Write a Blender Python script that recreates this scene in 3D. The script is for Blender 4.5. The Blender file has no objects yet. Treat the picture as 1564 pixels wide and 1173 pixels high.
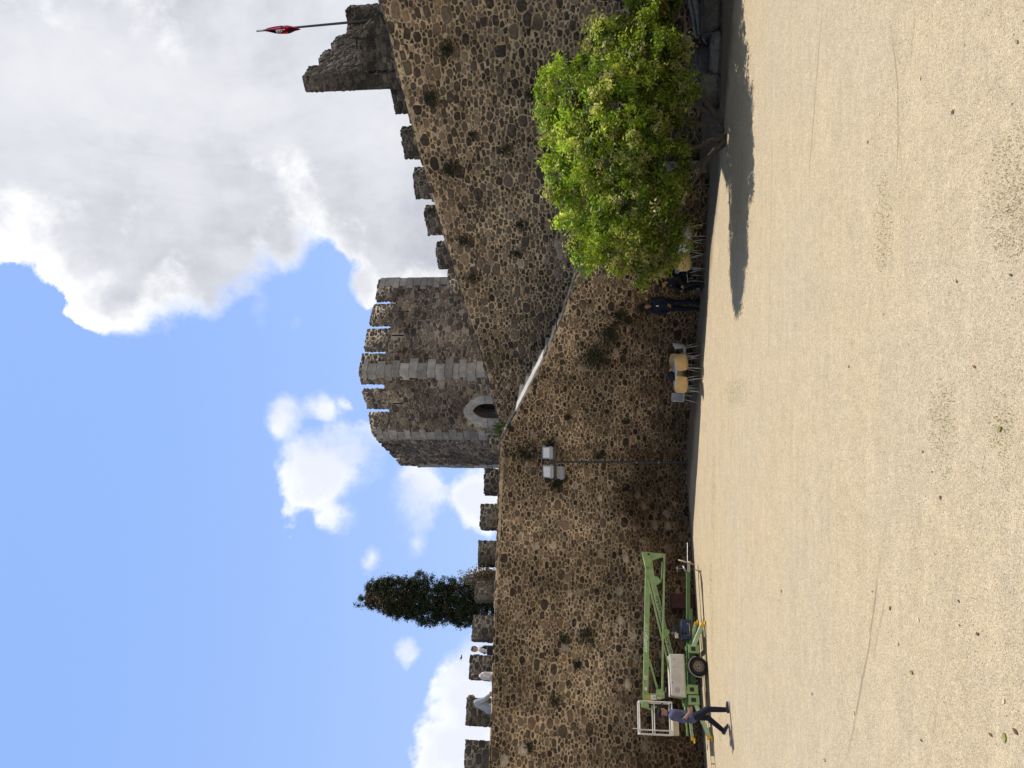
import bpy, bmesh, math, random
import numpy as np
from mathutils import Vector, Matrix, Quaternion
from mathutils.geometry import tessellate_polygon

scene = bpy.context.scene
COL = scene.collection
R = math.radians
PI = math.pi

# ------------------------------------------------------------------ camera frame (photo is a portrait frame turned on its side)
CAMH = 3.4
FOC = 1130.0            # focal length in photo pixels (1564 long side)
TH = math.atan(118.0 / FOC)
CT, ST = math.cos(TH), math.sin(TH)
CAM = Vector((0, 0, CAMH))

def ray(x, y):
    u = (1173 - y - 586.5) / FOC
    v = (782 - x) / FOC
    return Vector((u, CT - v * ST, ST + v * CT))

def gp(x, y, z=0.0):                      # photo pixel -> point on the level z
    d = ray(x, y)
    return CAM + d * ((z - CAMH) / d.z)

def at(x, y, Y):                          # photo pixel -> point at distance Y
    d = ray(x, y)
    return CAM + d * (Y / d.y)

def on_plane(x, y, P, N):
    d = ray(x, y)
    return CAM + d * ((P - CAM).dot(N) / d.dot(N))

# ------------------------------------------------------------------ tagging
def tag(o, label=None, cat=None, group=None, kind=None):
    if label: o['label'] = label
    if cat: o['category'] = cat
    if group: o['group'] = group
    if kind: o['kind'] = kind
    return o

def thing(name, label, cat, loc=(0, 0, 0), rz=0.0, group=None):
    o = bpy.data.objects.new(name, None)
    COL.objects.link(o)
    o.empty_display_size = 0.2
    o.location = loc
    o.rotation_euler = (0, 0, rz)
    tag(o, label, cat, group)
    return o

def local_matrix(parent):
    """world matrix of a parent chain without waiting for the depsgraph"""
    m = Matrix.Identity(4)
    while parent is not None:
        m = parent.matrix_basis @ m
        parent = parent.parent
    return m

class MB:
    """mesh builder: collects geometry in numpy-friendly lists, builds ONE mesh object"""
    def __init__(s):
        s.v = []; s.f = []; s.mi = []; s.c = []
        s.col = (0.5, 0.5, 0.5, 1.0)
        s.m = 0
    def add(s, verts, faces, col=None, m=None):
        b = len(s.v)
        c = col or s.col
        mm = s.m if m is None else m
        s.v.extend([tuple(p) for p in verts])
        s.c.extend([c] * len(verts))
        for f in faces:
            s.f.append([i + b for i in f]); s.mi.append(mm)
    def box(s, c, size, M=None, col=None, jit=0.0, rnd=None, m=None):
        hx, hy, hz = size[0] / 2, size[1] / 2, size[2] / 2
        vs = []
        for sx, sy, sz in ((-1,-1,-1),(1,-1,-1),(1,1,-1),(-1,1,-1),(-1,-1,1),(1,-1,1),(1,1,1),(-1,1,1)):
            p = Vector((sx*hx, sy*hy, sz*hz))
            if jit: p += Vector(((rnd.random()-.5), (rnd.random()-.5), (rnd.random()-.5))) * 2 * jit
            if M is not None: p = M @ p
            vs.append(p + Vector(c))
        s.add(vs, [(0,3,2,1),(4,5,6,7),(0,1,5,4),(1,2,6,5),(2,3,7,6),(3,0,4,7)], col, m)
    def bbox(s, c, size, bev=0.01, M=None, col=None, m=None):
        """box with chamfered edges"""
        h = [size[0]/2, size[1]/2, size[2]/2]
        bev = min(bev, min(h)*0.6)
        bm = bmesh.new()
        bmesh.ops.create_cube(bm, size=1.0)
        for v in bm.verts: v.co = Vector((v.co.x*size[0], v.co.y*size[1], v.co.z*size[2]))
        bmesh.ops.bevel(bm, geom=bm.edges[:], offset=bev, segments=2, affect='EDGES', profile=.6)
        s.from_bm(bm, Matrix.Translation(Vector(c)) @ (M.to_4x4() if M is not None else Matrix.Identity(4)), col, m)
        bm.free()
    def from_bm(s, bm, M=None, col=None, m=None):
        bm.verts.ensure_lookup_table()
        for i, v in enumerate(bm.verts): v.index = i
        vs = [(M @ v.co) if M is not None else v.co.copy() for v in bm.verts]
        s.add(vs, [[v.index for v in f.verts] for f in bm.faces], col, m)
    def tube(s, p0, p1, r0, r1=None, n=8, caps=True, col=None, m=None):
        r1 = r0 if r1 is None else r1
        p0, p1 = Vector(p0), Vector(p1)
        d = (p1 - p0)
        if d.length < 1e-6: return
        d.normalize()
        a = d.orthogonal().normalized(); b = d.cross(a)
        vs = []
        for p, r in ((p0, r0), (p1, r1)):
            for i in range(n):
                t = 2*PI*i/n
                vs.append(p + a*math.cos(t)*r + b*math.sin(t)*r)
        fs = [(i, (i+1) % n, n+(i+1) % n, n+i) for i in range(n)]
        if caps:
            fs.append(tuple(range(n-1, -1, -1))); fs.append(tuple(range(n, 2*n)))
        s.add(vs, fs, col, m)
    def path(s, pts, rad, n=7, col=None, m=None):
        """tube along a polyline, rad = number or list"""
        pts = [Vector(p) for p in pts]
        k = len(pts)
        if not isinstance(rad, (list, tuple)): rad = [rad]*k
        vs = []; ref = None
        for i, p in enumerate(pts):
            d = (pts[min(i+1, k-1)] - pts[max(i-1, 0)]).normalized()
            if ref is None: ref = d.orthogonal().normalized()
            ref = (ref - d*ref.dot(d)).normalized()
            b = d.cross(ref)
            for j in range(n):
                t = 2*PI*j/n
                vs.append(p + ref*math.cos(t)*rad[i] + b*math.sin(t)*rad[i])
        fs = []
        for i in range(k-1):
            for j in range(n):
                fs.append((i*n+j, i*n+(j+1) % n, (i+1)*n+(j+1) % n, (i+1)*n+j))
        fs.append(tuple(range(n-1, -1, -1))); fs.append(tuple(range((k-1)*n, k*n)))
        s.add(vs, fs, col, m)
    def beam(s, p0, p1, w, h, up=Vector((0, 0, 1)), col=None, m=None, bev=0.0):
        """box section from p0 to p1; w sideways, h along up"""
        p0, p1 = Vector(p0), Vector(p1)
        d = p1 - p0; L = d.length; d.normalize()
        side = d.cross(up).normalized(); u = side.cross(d)
        M = Matrix((d, side, u)).transposed()
        if bev: s.bbox((p0+p1)/2, (L, w, h), bev, M, col, m)
        else: s.box((p0+p1)/2, (L, w, h), M, col, m=m)
    def prism(s, poly, ext, col=None, m=None):
        """closed prism: polygon of 3-D points extruded by vector ext (polygon may be concave)"""
        poly = [Vector(p) for p in poly]; n = len(poly); ext = Vector(ext)
        tris = tessellate_polygon([poly])
        # orient: want front faces on the -ext side
        vs = poly + [p + ext for p in poly]
        fs = []
        for t in tris:
            a, b, c = t
            nn = (poly[b]-poly[a]).cross(poly[c]-poly[a])
            if nn.dot(ext) > 0: a, c = c, a
            fs.append((a, b, c)); fs.append((c+n, b+n, a+n))
        area = Vector((0, 0, 0))
        for i in range(n): area += poly[i].cross(poly[(i+1) % n])
        for i in range(n):
            j = (i+1) % n
            fs.append((i, j, j+n, i+n) if area.dot(ext) > 0 else (j, i, i+n, j+n))
        s.add(vs, fs, col, m)
    def sphere(s, c, r, nu=10, nv=7, M=None, col=None, m=None):
        """r number or 3-tuple"""
        if not isinstance(r, (tuple, list)): r = (r, r, r)
        c = Vector(c); vs = []
        for j in range(1, nv):
            ph = PI*j/nv
            for i in range(nu):
                t = 2*PI*i/nu
                p = Vector((math.sin(ph)*math.cos(t)*r[0], math.sin(ph)*math.sin(t)*r[1], math.cos(ph)*r[2]))
                vs.append(c + (M @ p if M is not None else p))
        pt = Vector((0, 0, r[2])); pb = Vector((0, 0, -r[2]))
        vs.append(c + (M @ pt if M is not None else pt)); vs.append(c + (M @ pb if M is not None else pb))
        fs = []
        for j in range(nv-2):
            for i in range(nu):
                fs.append((j*nu+i, (j+1)*nu+i, (j+1)*nu+(i+1) % nu, j*nu+(i+1) % nu))
        T = (nv-1)*nu
        for i in range(nu):
            fs.append((T, i, (i+1) % nu)); fs.append((T+1, (nv-2)*nu+(i+1) % nu, (nv-2)*nu+i))
        s.add(vs, fs, col, m)
    def grid(s, pts, nu, nv, col=None, m=None, flip=False):
        fs = []
        for j in range(nv-1):
            for i in range(nu-1):
                f = (j*nu+i, j*nu+i+1, (j+1)*nu+i+1, (j+1)*nu+i)
                fs.append(f[::-1] if flip else f)
        s.add(pts, fs, col, m)
    def build(s, name, mats, parent=None, world=False, smooth=True, sharp=None):
        me = bpy.data.meshes.new(name)
        vs = s.v
        if world and parent is not None:
            inv = local_matrix(parent).inverted()
            A = np.array(inv)
            V = np.array(vs, dtype=np.float64)
            vs = (V @ A[:3, :3].T + A[:3, 3]).tolist()
        me.from_pydata(vs, [], s.f)
        if not isinstance(mats, (list, tuple)): mats = [mats]
        for m in mats: me.materials.append(m)
        if len(mats) > 1: me.polygons.foreach_set('material_index', s.mi)
        if smooth: me.polygons.foreach_set('use_smooth', [True]*len(me.polygons))
        ca = me.color_attributes.new('Col', 'FLOAT_COLOR', 'POINT')
        ca.data.foreach_set('color', np.array(s.c, dtype=np.float32).ravel())
        me.update()
        if smooth and sharp is not None:
            me.set_sharp_from_angle(angle=R(sharp))
        o = bpy.data.objects.new(name, me)
        COL.objects.link(o)
        if parent is not None: o.parent = parent
        return o

# ------------------------------------------------------------------ materials
def new_mat(name):
    m = bpy.data.materials.new(name); m.use_nodes = True
    nt = m.node_tree; nt.nodes.clear()
    out = nt.nodes.new('ShaderNodeOutputMaterial')
    return m, nt, out

class NT:
    """tiny node helper"""
    def __init__(s, nt): s.nt = nt
    def n(s, typ, **kw):
        nd = s.nt.nodes.new(typ)
        for k, v in kw.items():
            if k.startswith('i_'):
                key = k[2:]
                key = int(key) if key.isdigit() else key.replace('_', ' ')
                s.put(nd.inputs[key], v)
            else: setattr(nd, k, v)
        return nd
    def put(s, sock, v):
        if isinstance(v, bpy.types.NodeSocket): s.nt.links.new(v, sock)
        else: sock.default_value = v
    def math(s, op, a, b=None, c=None, clamp=False):
        nd = s.nt.nodes.new('ShaderNodeMath'); nd.operation = op; nd.use_clamp = clamp
        s.put(nd.inputs[0], a)
        if b is not None: s.put(nd.inputs[1], b)
        if c is not None: s.put(nd.inputs[2], c)
        return nd.outputs[0]
    def mix(s, fac, a, b, mode='MIX'):
        nd = s.nt.nodes.new('ShaderNodeMix'); nd.data_type = 'RGBA'; nd.blend_type = mode
        s.put(nd.inputs[0], fac); s.put(nd.inputs[6], a); s.put(nd.inputs[7], b)
        return nd.outputs[2]
    def noise(s, vec, scale, detail=4, rough=.55, dim='3D', dist=0.0):
        nd = s.nt.nodes.new('ShaderNodeTexNoise'); nd.noise_dimensions = dim
        if vec is not None: s.put(nd.inputs['Vector'], vec)
        nd.inputs['Scale'].default_value = scale; nd.inputs['Detail'].default_value = detail
        nd.inputs['Roughness'].default_value = rough; nd.inputs['Distortion'].default_value = dist
        return nd.outputs['Fac']
    def ramp(s, v, lo, hi, a=0.0, b=1.0, smooth=True):
        nd = s.nt.nodes.new('ShaderNodeMapRange')
        nd.interpolation_type = 'SMOOTHSTEP' if smooth else 'LINEAR'
        s.put(nd.inputs[0], v); s.put(nd.inputs[1], lo); s.put(nd.inputs[2], hi); s.put(nd.inputs[3], a); s.put(nd.inputs[4], b)
        return nd.outputs[0]
    def bump(s, h, strength=.5, dist=.02, normal=None):
        nd = s.nt.nodes.new('ShaderNodeBump')
        nd.inputs['Strength'].default_value = strength; nd.inputs['Distance'].default_value = dist
        s.put(nd.inputs['Height'], h)
        if normal is not None: s.put(nd.inputs['Normal'], normal)
        return nd.outputs[0]
    def pos(s): return s.nt.nodes.new('ShaderNodeNewGeometry').outputs['Position']
    def obj(s): return s.nt.nodes.new('ShaderNodeTexCoord').outputs['Object']
    def attr(s, name='Col'):
        nd = s.nt.nodes.new('ShaderNodeAttribute'); nd.attribute_name = name
        return nd
    def bsdf(s, out, col, rough=.8, normal=None, metal=0.0, spec=.3):
        nd = s.nt.nodes.new('ShaderNodeBsdfPrincipled')
        s.put(nd.inputs['Base Color'], col); s.put(nd.inputs['Roughness'], rough); s.put(nd.inputs['Metallic'], metal)
        s.put(nd.inputs['Specular IOR Level'], spec)
        if normal is not None: s.put(nd.inputs['Normal'], normal)
        s.nt.links.new(nd.outputs[0], out.inputs[0])
        return nd

def c4(c): return (c[0], c[1], c[2], 1.0)

def simple(name, col, rough=.6, metal=0.0, var=.12, scale=6.0, bump=0.0, bscale=60, spec=.4, dirt=0.0, dirtcol=(.10, .08, .055)):
    m, nt, out = new_mat(name); N = NT(nt)
    o = N.obj()
    f = N.noise(o, scale, 5, .6)
    k = N.ramp(f, .25, .75, 1-var, 1+var, False)
    base = N.mix(1.0, c4(col), k, 'MULTIPLY')
    if dirt:
        d = N.ramp(N.noise(o, scale*.7, 6, .7), .5, .72, 0, dirt)
        base = N.mix(d, base, c4(dirtcol))
    nrm = N.bump(N.noise(o, bscale, 3), bump, .01) if bump else None
    rr = N.ramp(f, .2, .8, max(.05, rough-.12), min(1, rough+.12), False)
    N.bsdf(out, base, rr, nrm, metal, spec)
    return m

def damp_mask(N, p):
    """dark damp staining low on the courtyard walls: world height with a ragged edge"""
    sep = N.n('ShaderNodeSeparateXYZ'); N.put(sep.inputs[0], p)
    w = N.noise(p, .55, 4, .6)
    w2 = N.noise(p, 2.2, 4, .65)
    z = N.math('ADD', sep.outputs[2], N.math('MULTIPLY', N.math('SUBTRACT', w, .5), -4.2))
    z = N.math('ADD', z, N.math('MULTIPLY', N.math('SUBTRACT', w2, .5), -1.2))
    low = N.ramp(z, 1.2, 3.0, 1.0, 0.0)
    # streaks: stretched noise running down
    mp = N.n('ShaderNodeMapping', i_Scale=(1.6, 1.6, .22)); N.put(mp.inputs[0], p)
    st = N.ramp(N.noise(mp.outputs[0], 1.0, 6, .65), .52, .72, 0.0, .6)
    return N.math('MAXIMUM', low, st), sep.outputs[2]

def stone_mat(name, tint=(1, 1, 1), damp=1.0, lich=.35, smear=.0, smearcol=(.36, .265, .165)):
    m, nt, out = new_mat(name); N = NT(nt)
    p = N.pos()
    a = N.attr('Col').outputs['Color']
    n1 = N.noise(p, 9, 7, .62)
    n2 = N.noise(p, 46, 5, .6)
    k = N.math('MULTIPLY', N.ramp(n1, .25, .75, .62, 1.42, False), N.ramp(n2, .25, .75, .75, 1.28, False))
    base = N.mix(1.0, a, k, 'MULTIPLY')
    base = N.mix(1.0, base, c4(tint), 'MULTIPLY')
    base = N.mix(1.0, base, N.ramp(N.noise(p, .42, 5, .62), .30, .70, .50, 1.36), 'MULTIPLY')
    # pale lichen flecks and ochre lichen
    l = N.ramp(N.noise(p, 17, 6, .7), .60, .70, 0, lich)
    base = N.mix(l, base, (.32, .31, .27, 1))
    l2 = N.ramp(N.noise(p, 3.1, 6, .7), .58, .74, 0, lich*.8)
    base = N.mix(l2, base, (.24, .19, .12, 1))
    if smear:
        # mortar wiped over the stones, in patches
        big = N.ramp(N.noise(p, .8, 4, .6), .35, .65, .25, 1.0)
        sm = N.math('MULTIPLY', N.ramp(N.noise(p, 8, 7, .7), .50, .64, 0, smear), big)
        base = N.mix(sm, base, N.mix(1.0, c4(smearcol), k, 'MULTIPLY'))
    dm, z = damp_mask(N, p)
    base = N.mix(N.math('MULTIPLY', dm, .80*damp), base, N.mix(1.0, base, (.28, .24, .21, 1), 'MULTIPLY'))
    h = N.math('ADD', N.math('MULTIPLY', n1, 1.0), N.math('MULTIPLY', n2, .45))
    N.bsdf(out, base, .92, N.bump(h, .8, .03), 0, .15)
    return m

def mortar_mat(name, col, damp=1.0, dark=(.10, .08, .06)):
    m, nt, out = new_mat(name); N = NT(nt)
    p = N.pos()
    n1 = N.noise(p, 2.3, 7, .65); n2 = N.noise(p, 26, 6, .65); n3 = N.noise(p, 90, 3, .6)
    k = N.math('MULTIPLY', N.ramp(n1, .25, .75, .62, 1.3, False), N.ramp(n2, .25, .75, .72, 1.25, False))
    base = N.mix(1.0, c4(col), k, 'MULTIPLY')
    base = N.mix(1.0, base, N.ramp(N.noise(p, .42, 5, .62), .30, .70, .55, 1.28), 'MULTIPLY')
    gaps = N.ramp(N.noise(p, 7, 6, .7), .52, .64, 0, .85)
    base = N.mix(gaps, base, c4(dark))
    dm, z = damp_mask(N, p)
    base = N.mix(N.math('MULTIPLY', dm, .85*damp), base, N.mix(1.0, base, (.26, .22, .19, 1), 'MULTIPLY'))
    h = N.math('ADD', n2, N.math('MULTIPLY', n3, .5))
    N.bsdf(out, base, .95, N.bump(h, .9, .025), 0, .1)
    return m

M = {}
M['stone'] = stone_mat('wall_stone', (1.0, .90, .79), 1.0, .22, .55)
M['stone_up'] = stone_mat('upper_wall_stone', (.95, .875, .80), .35, .22, .40, (.33, .255, .17))
M['stone_tower'] = stone_mat('tower_stone', (1.26, 1.21, 1.17), .15, .3, .25, (.30, .235, .165))
M['stone_grey'] = stone_mat('weathered_merlon_stone', (.80, .765, .73), 0.0, .42)
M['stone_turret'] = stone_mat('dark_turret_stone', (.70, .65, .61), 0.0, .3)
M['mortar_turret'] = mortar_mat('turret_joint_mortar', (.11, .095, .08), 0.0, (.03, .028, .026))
M['mortar'] = mortar_mat('tan_mortar', (.66, .49, .31))
M['mortar_up'] = mortar_mat('upper_wall_mortar', (.62, .475, .31), .4)
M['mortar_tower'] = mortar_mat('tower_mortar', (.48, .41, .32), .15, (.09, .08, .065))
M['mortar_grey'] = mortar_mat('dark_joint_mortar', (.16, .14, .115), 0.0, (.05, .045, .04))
def lime_mat():
    m, nt, out = new_mat('pale_limestone'); N = NT(nt); p = N.pos()
    a = N.attr('Col').outputs['Color']
    n1 = N.noise(p, 3.2, 7, .66); n2 = N.noise(p, 24, 6, .65)
    base = N.mix(1.0, a, N.ramp(n1, .28, .72, .58, 1.25, False), 'MULTIPLY')
    base = N.mix(1.0, base, N.ramp(n2, .25, .75, .75, 1.2, False), 'MULTIPLY')
    base = N.mix(N.ramp(N.noise(p, 9, 6, .7), .55, .70, 0, .6), base, (.13, .11, .085, 1))
    N.bsdf(out, base, .92, N.bump(N.math('ADD', n1, n2), .7, .03), 0, .1)
    return m
M['lime'] = lime_mat()
M['lime_shaded'] = simple('shaded_jamb_stone', (.16, .145, .125), .9, 0, .4, 3.5, .6, 35, .1, .45, (.06, .05, .045))  # jamb limestone with the doorway's shade put into its colour
M['dark'] = simple('dark_recess', (.012, .011, .010), .95, 0, .3, 5)
M['oldwood'] = simple('dark_door_wood', (.022, .016, .012), .8, 0, .4, 9, .4)

# ------------------------------------------------------------------ rubble masonry: real stones bedded in mortar
PAL_WALL = [((.048,.043,.039), 4), ((.080,.069,.058), 5), ((.118,.098,.078), 6.5), ((.165,.133,.10), 5), ((.225,.18,.13), 3), ((.062,.05,.042), 2.5), ((.30,.28,.25), .6), ((.18,.125,.085), 1.3)]
PAL_UP = [((.058,.054,.052), 5), ((.095,.086,.080), 6), ((.135,.118,.102), 6), ((.185,.16,.135), 3.5), ((.050,.047,.046), 3.5), ((.24,.20,.15), 1.8), ((.29,.27,.245), .6)]
PAL_TOWER = [((.085,.075,.067), 5), ((.13,.112,.096), 6), ((.17,.142,.115), 5), ((.065,.062,.062), 4), ((.225,.185,.14), 2.6), ((.30,.27,.23), .6)]
PAL_GREY = [((.10,.095,.088), 5), ((.14,.13,.118), 5), ((.075,.072,.068), 5), ((.19,.175,.155), 2)]

def pick(pal, rnd):
    t = rnd.random() * sum(w for _, w in pal)
    for c, w in pal:
        t -= w
        if t <= 0: break
    k = .8 + .42*rnd.random()
    return (c[0]*k*(1+.06*(rnd.random()-.5)), c[1]*k, c[2]*k*(1+.08*(rnd.random()-.5)), 1.0)

def clip(poly, px, py, nx, ny):
    out = []; k = len(poly)
    for i in range(k):
        x0, y0 = poly[i]; x1, y1 = poly[(i+1) % k]
        d0 = (x0-px)*nx + (y0-py)*ny; d1 = (x1-px)*nx + (y1-py)*ny
        if d0 <= 0: out.append((x0, y0))
        if (d0 < 0 < d1) or (d1 < 0 < d0):
            t = d0/(d0-d1); out.append((x0+(x1-x0)*t, y0+(y1-y0)*t))
    return out

def inside(poly, x, y):
    s = None
    k = len(poly)
    for i in range(k):
        x0, y0 = poly[i]; x1, y1 = poly[(i+1) % k]
        c = (x1-x0)*(y-y0) - (y1-y0)*(x-x0)
        if abs(c) < 1e-12: continue
        if s is None: s = c > 0
        elif (c > 0) != s: return False
    return True

def stones(mb, O, U, V, Nn, poly, classes, gap=.02, h=.03, pal=PAL_WALL, seed=1, aspect=1.25, skip=None, m=1, grow=0.0, colfn=None, pre=()):
    """pack irregular stones into the convex polygon poly (u,v metres); classes = [(radius, fraction of tries)]"""
    rnd = random.Random(seed)
    P = [(u/aspect, v) for u, v in poly]
    xs = [p[0] for p in P]; ys = [p[1] for p in P]
    x0, x1, y0, y1 = min(xs), max(xs), min(ys), max(ys)
    rmax = max(c[0] for c in classes)*1.25
    cs = rmax*2
    grid = {}
    S = []
    area = (x1-x0)*(y1-y0)
    fixed = {}
    for u, v, r_, c in pre:
        t = (u/aspect, v, r_, len(S)); fixed[t[3]] = c; S.append(t); grid.setdefault((int(t[0]//cs), int(t[1]//cs)), []).append(t)
    for r, dens in classes:
        for _ in range(int(area/(PI*r*r)*dens)):
            x = x0+(x1-x0)*rnd.random(); y = y0+(y1-y0)*rnd.random()
            rr = r*(.8+.42*rnd.random())
            gx, gy = int(x//cs), int(y//cs)
            ok = True
            for a in (gx-1, gx, gx+1):
                for b in (gy-1, gy, gy+1):
                    for (sx, sy, sr, _) in grid.get((a, b), ()):
                        q = .84*(sr+rr)
                        if (sx-x)**2 + (sy-y)**2 < q*q: ok = False; break
                    if not ok: break
                if not ok: break
            if not ok or not inside(P, x, y): continue
            t = (x, y, rr, len(S)); S.append(t); grid.setdefault((gx, gy), []).append(t)
    O, U, V, Nn = Vector(O), Vector(U), Vector(V), Vector(Nn)
    verts = []; faces = []; cols = []
    for (x, y, r, idx) in S:
        if skip and skip(x*aspect, y): continue
        gx, gy = int(x//cs), int(y//cs)
        g = gap*(.25 + 1.25*rnd.random()**1.8)
        # blocky start shape: a skewed rectangle with knocked-off corners
        fx = fixed.get(idx)
        qa = r*(1.25+.9*rnd.random()); qb = r*(1.0+.5*rnd.random()); th = (rnd.random()-.5)*.6
        ct, sn = math.cos(th), math.sin(th)
        cell = []
        for sx, sy in ((-1,-1),(1,-1),(1,1),(-1,1)):
            ka = .12+.45*rnd.random(); kb = .12+.45*rnd.random()
            first = (sx*(1-ka), sy) if sx == sy else (sx, sy*(1-kb))
            second = (sx, sy*(1-kb)) if sx == sy else (sx*(1-ka), sy)
            for lx, ly in ((first, second) if sx == sy else (first, second)):
                lx *= qa*(.92+.16*rnd.random()); ly *= qb*(.92+.16*rnd.random())
                cell.append((x+lx*ct-ly*sn, y+lx*sn+ly*ct))
        for a in (gx-1, gx, gx+1):
            for b in (gy-1, gy, gy+1):
                for (sx, sy, sr, j) in grid.get((a, b), ()):
                    if j == idx: continue
                    dx, dy = sx-x, sy-y; d2 = dx*dx+dy*dy
                    lim = (r+sr)*2.3
                    if d2 > lim*lim: continue
                    d = math.sqrt(d2); t = (d2 + r*r - sr*sr)/(2*d) - g*.5
                    cell = clip(cell, x+dx/d*t, y+dy/d*t, dx/d, dy/d)
                    if len(cell) < 3: break
                if len(cell) < 3: break
            if len(cell) < 3: break
        if len(cell) < 3: continue
        for i in range(len(P)):                       # keep inside the face outline
            ax, ay = P[i]; bx, by = P[(i+1) % len(P)]
            ex, ey = bx-ax, by-ay; L = math.hypot(ex, ey)
            if L < 1e-9: continue
            nx, ny = ey/L, -ex/L
            if (xs[0]+xs[2]-2*ax)*nx + (ys[0]+ys[2]-2*ay)*ny > 0: nx, ny = -nx, -ny
            k = -g*.15 + grow*rnd.random()
            cell = clip(cell, ax+nx*k, ay+ny*k, nx, ny)
            if len(cell) < 3: break
        if len(cell) < 3: continue
        # round the corners
        ch = []
        k = len(cell)
        for i in range(k):
            p0 = cell[i]; p1 = cell[(i+1) % k]
            if math.hypot(p1[0]-p0[0], p1[1]-p0[1]) < r*.22:
                ch.append(((p0[0]+p1[0])/2, (p0[1]+p1[1])/2)); continue
            ca_ = .08+.13*rnd.random(); cb_ = .08+.13*rnd.random()
            ch.append((p0[0]*(1-ca_)+p1[0]*ca_, p0[1]*(1-ca_)+p1[1]*ca_)); ch.append((p0[0]*cb_+p1[0]*(1-cb_), p0[1]*cb_+p1[1]*(1-cb_)))
        k = len(ch)
        cx = sum(p[0] for p in ch)/k; cy = sum(p[1] for p in ch)/k
        ring = []
        for (ax, ay) in ch:
            f = 1.0 + (rnd.random()-.5)*.20
            ring.append((cx+(ax-cx)*f, cy+(ay-cy)*f))
        hh = h*(.45+.9*rnd.random())*min(1.3, .5+r*5)
        tx = (rnd.random()-.5)*.5*hh/r; ty = (rnd.random()-.5)*.5*hh/r
        b = len(verts)
        for sc, z in ((1.0, -.012), (.93, hh*.78), (.66, hh)):
            for (ax, ay) in ring:
                px = (ax-cx)*sc; py = (ay-cy)*sc
                zz = z + (tx*px + ty*py if z > 0 else 0) + (rnd.random()-.5)*.22*(hh if z > 0 else 0)
                verts.append(O + U*((cx+px)*aspect) + V*(cy+py) + Nn*zz)
        verts.append(O + U*(cx*aspect) + V*cy + Nn*(hh*(1+.15*(rnd.random()-.5))))
        for q0 in (0, 1):
            for i in range(k):
                j = (i+1) % k
                faces.append((b+q0*k+i, b+q0*k+j, b+(q0+1)*k+j, b+(q0+1)*k+i))
        for i in range(k):
            faces.append((b+2*k+i, b+2*k+(i+1) % k, b+3*k))
        c = pick(pal, rnd)
        if fx: c = fx
        elif colfn: c = colfn(c, cx*aspect, cy, rnd)
        cols.extend([c]*(3*k+1))
    # keep winding outward
    flip = U.cross(V).dot(Nn) < 0
    bb = len(mb.v)
    mb.v.extend([tuple(p) for p in verts]); mb.c.extend(cols)
    for f in faces:
        f = [i+bb for i in f]
        mb.f.append(f[::-1] if flip else f); mb.mi.append(m)


def face_panel(mb, O, U, V, outline, holes=(), m=0):
    """flat mortar panel with holes"""
    O, U, V = Vector(O), Vector(U), Vector(V)
    loops = [[Vector((u, v, 0)) for u, v in outline]] + [[Vector((u, v, 0)) for u, v in hl] for hl in holes]
    tris = tessellate_polygon(loops)
    flat = [p for lp in loops for p in lp]
    N3 = U.cross(V)
    vs = [O + U*p.x + V*p.y for p in flat]
    fs = []
    for a, b, c in tris:
        nn = (flat[b]-flat[a]).cross(flat[c]-flat[a]).z
        fs.append((a, b, c) if nn > 0 else (a, c, b))
    mb.add(vs, fs, m=m)

def cap_row(mb, p0, p1, depth_dir, depth, rnd, pal, hmin=.05, hmax=.13, lmin=.16, lmax=.42, m=1, drop=.12, inset=0.0):
    """an irregular top course of flat stones along the edge p0->p1"""
    p0, p1 = Vector(p0), Vector(p1); d = p1-p0; L = d.length; d.normalize()
    dd = Vector(depth_dir).normalized(); up = d.cross(dd)
    if up.z < 0: up = -up
    s = 0
    while s < L:
        l = lmin+(lmax-lmin)*rnd.random(); l = min(l, L-s+.03)
        hh = hmin+(hmax-hmin)*rnd.random()
        if rnd.random() > drop and l > .06:
            Mx = Matrix((d, dd, up)).transposed()
            c = p0 + d*(s+l/2) + dd*(depth/2 + inset - .02*rnd.random()) + up*(hh/2-.03)
            bm = bmesh.new(); bmesh.ops.create_cube(bm, size=1.0)
            bmesh.ops.subdivide_edges(bm, edges=bm.edges[:], cuts=1, use_grid_fill=True)
            for v in bm.verts:
                k = 1.0 if abs(v.co.x)+abs(v.co.y)+abs(v.co.z) < 1.1 else .88
                v.co = Vector((v.co.x*l*.96*k, v.co.y*depth*k, v.co.z*hh*k)) + Vector((rnd.random()-.5, rnd.random()-.5, rnd.random()-.5))*.03
            mb.from_bm(bm, Matrix.Translation(c) @ Mx.to_4x4(), pick(pal, rnd), m)
            bm.free()
        s += l
# ------------------------------------------------------------------ castle geometry
Z = Vector((0, 0, 1))
def frame_of(p0, p1):
    d = (p1-p0); d.z = 0; L = d.length; d.normalize()
    n = Vector((d.y, -d.x, 0))
    if n.y > 0: n = -n
    return d, n, L

A0 = gp(1076, 1173); A1 = gp(1047, 700)
dA, nA, LA = frame_of(A0, A1)
B1 = gp(1068.5, 456)
dB, nB, LB = frame_of(A1, B1)
C1 = at(760, 620, 30.0); C1.z = 0
C0 = at(582, 0, 20.3); C0.z = 0
dC, nC, LC = frame_of(C1, C0)

def uz(p, O, d): return ((p-O).dot(d), p.z)

def wall_face(mb, O, d, n, poly, classes, gap, h, pal, seed, mort=0, st=1, aspect=1.4, holes=(), skip=None, grow=0.0, colfn=None, panel=True, pre=()):
    if panel: face_panel(mb, O, d, Z, poly, holes, mort)
    stones(mb, O, d, Z, n, poly, classes, gap, h, pal, seed, aspect, skip, st, grow, colfn, pre)

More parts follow.
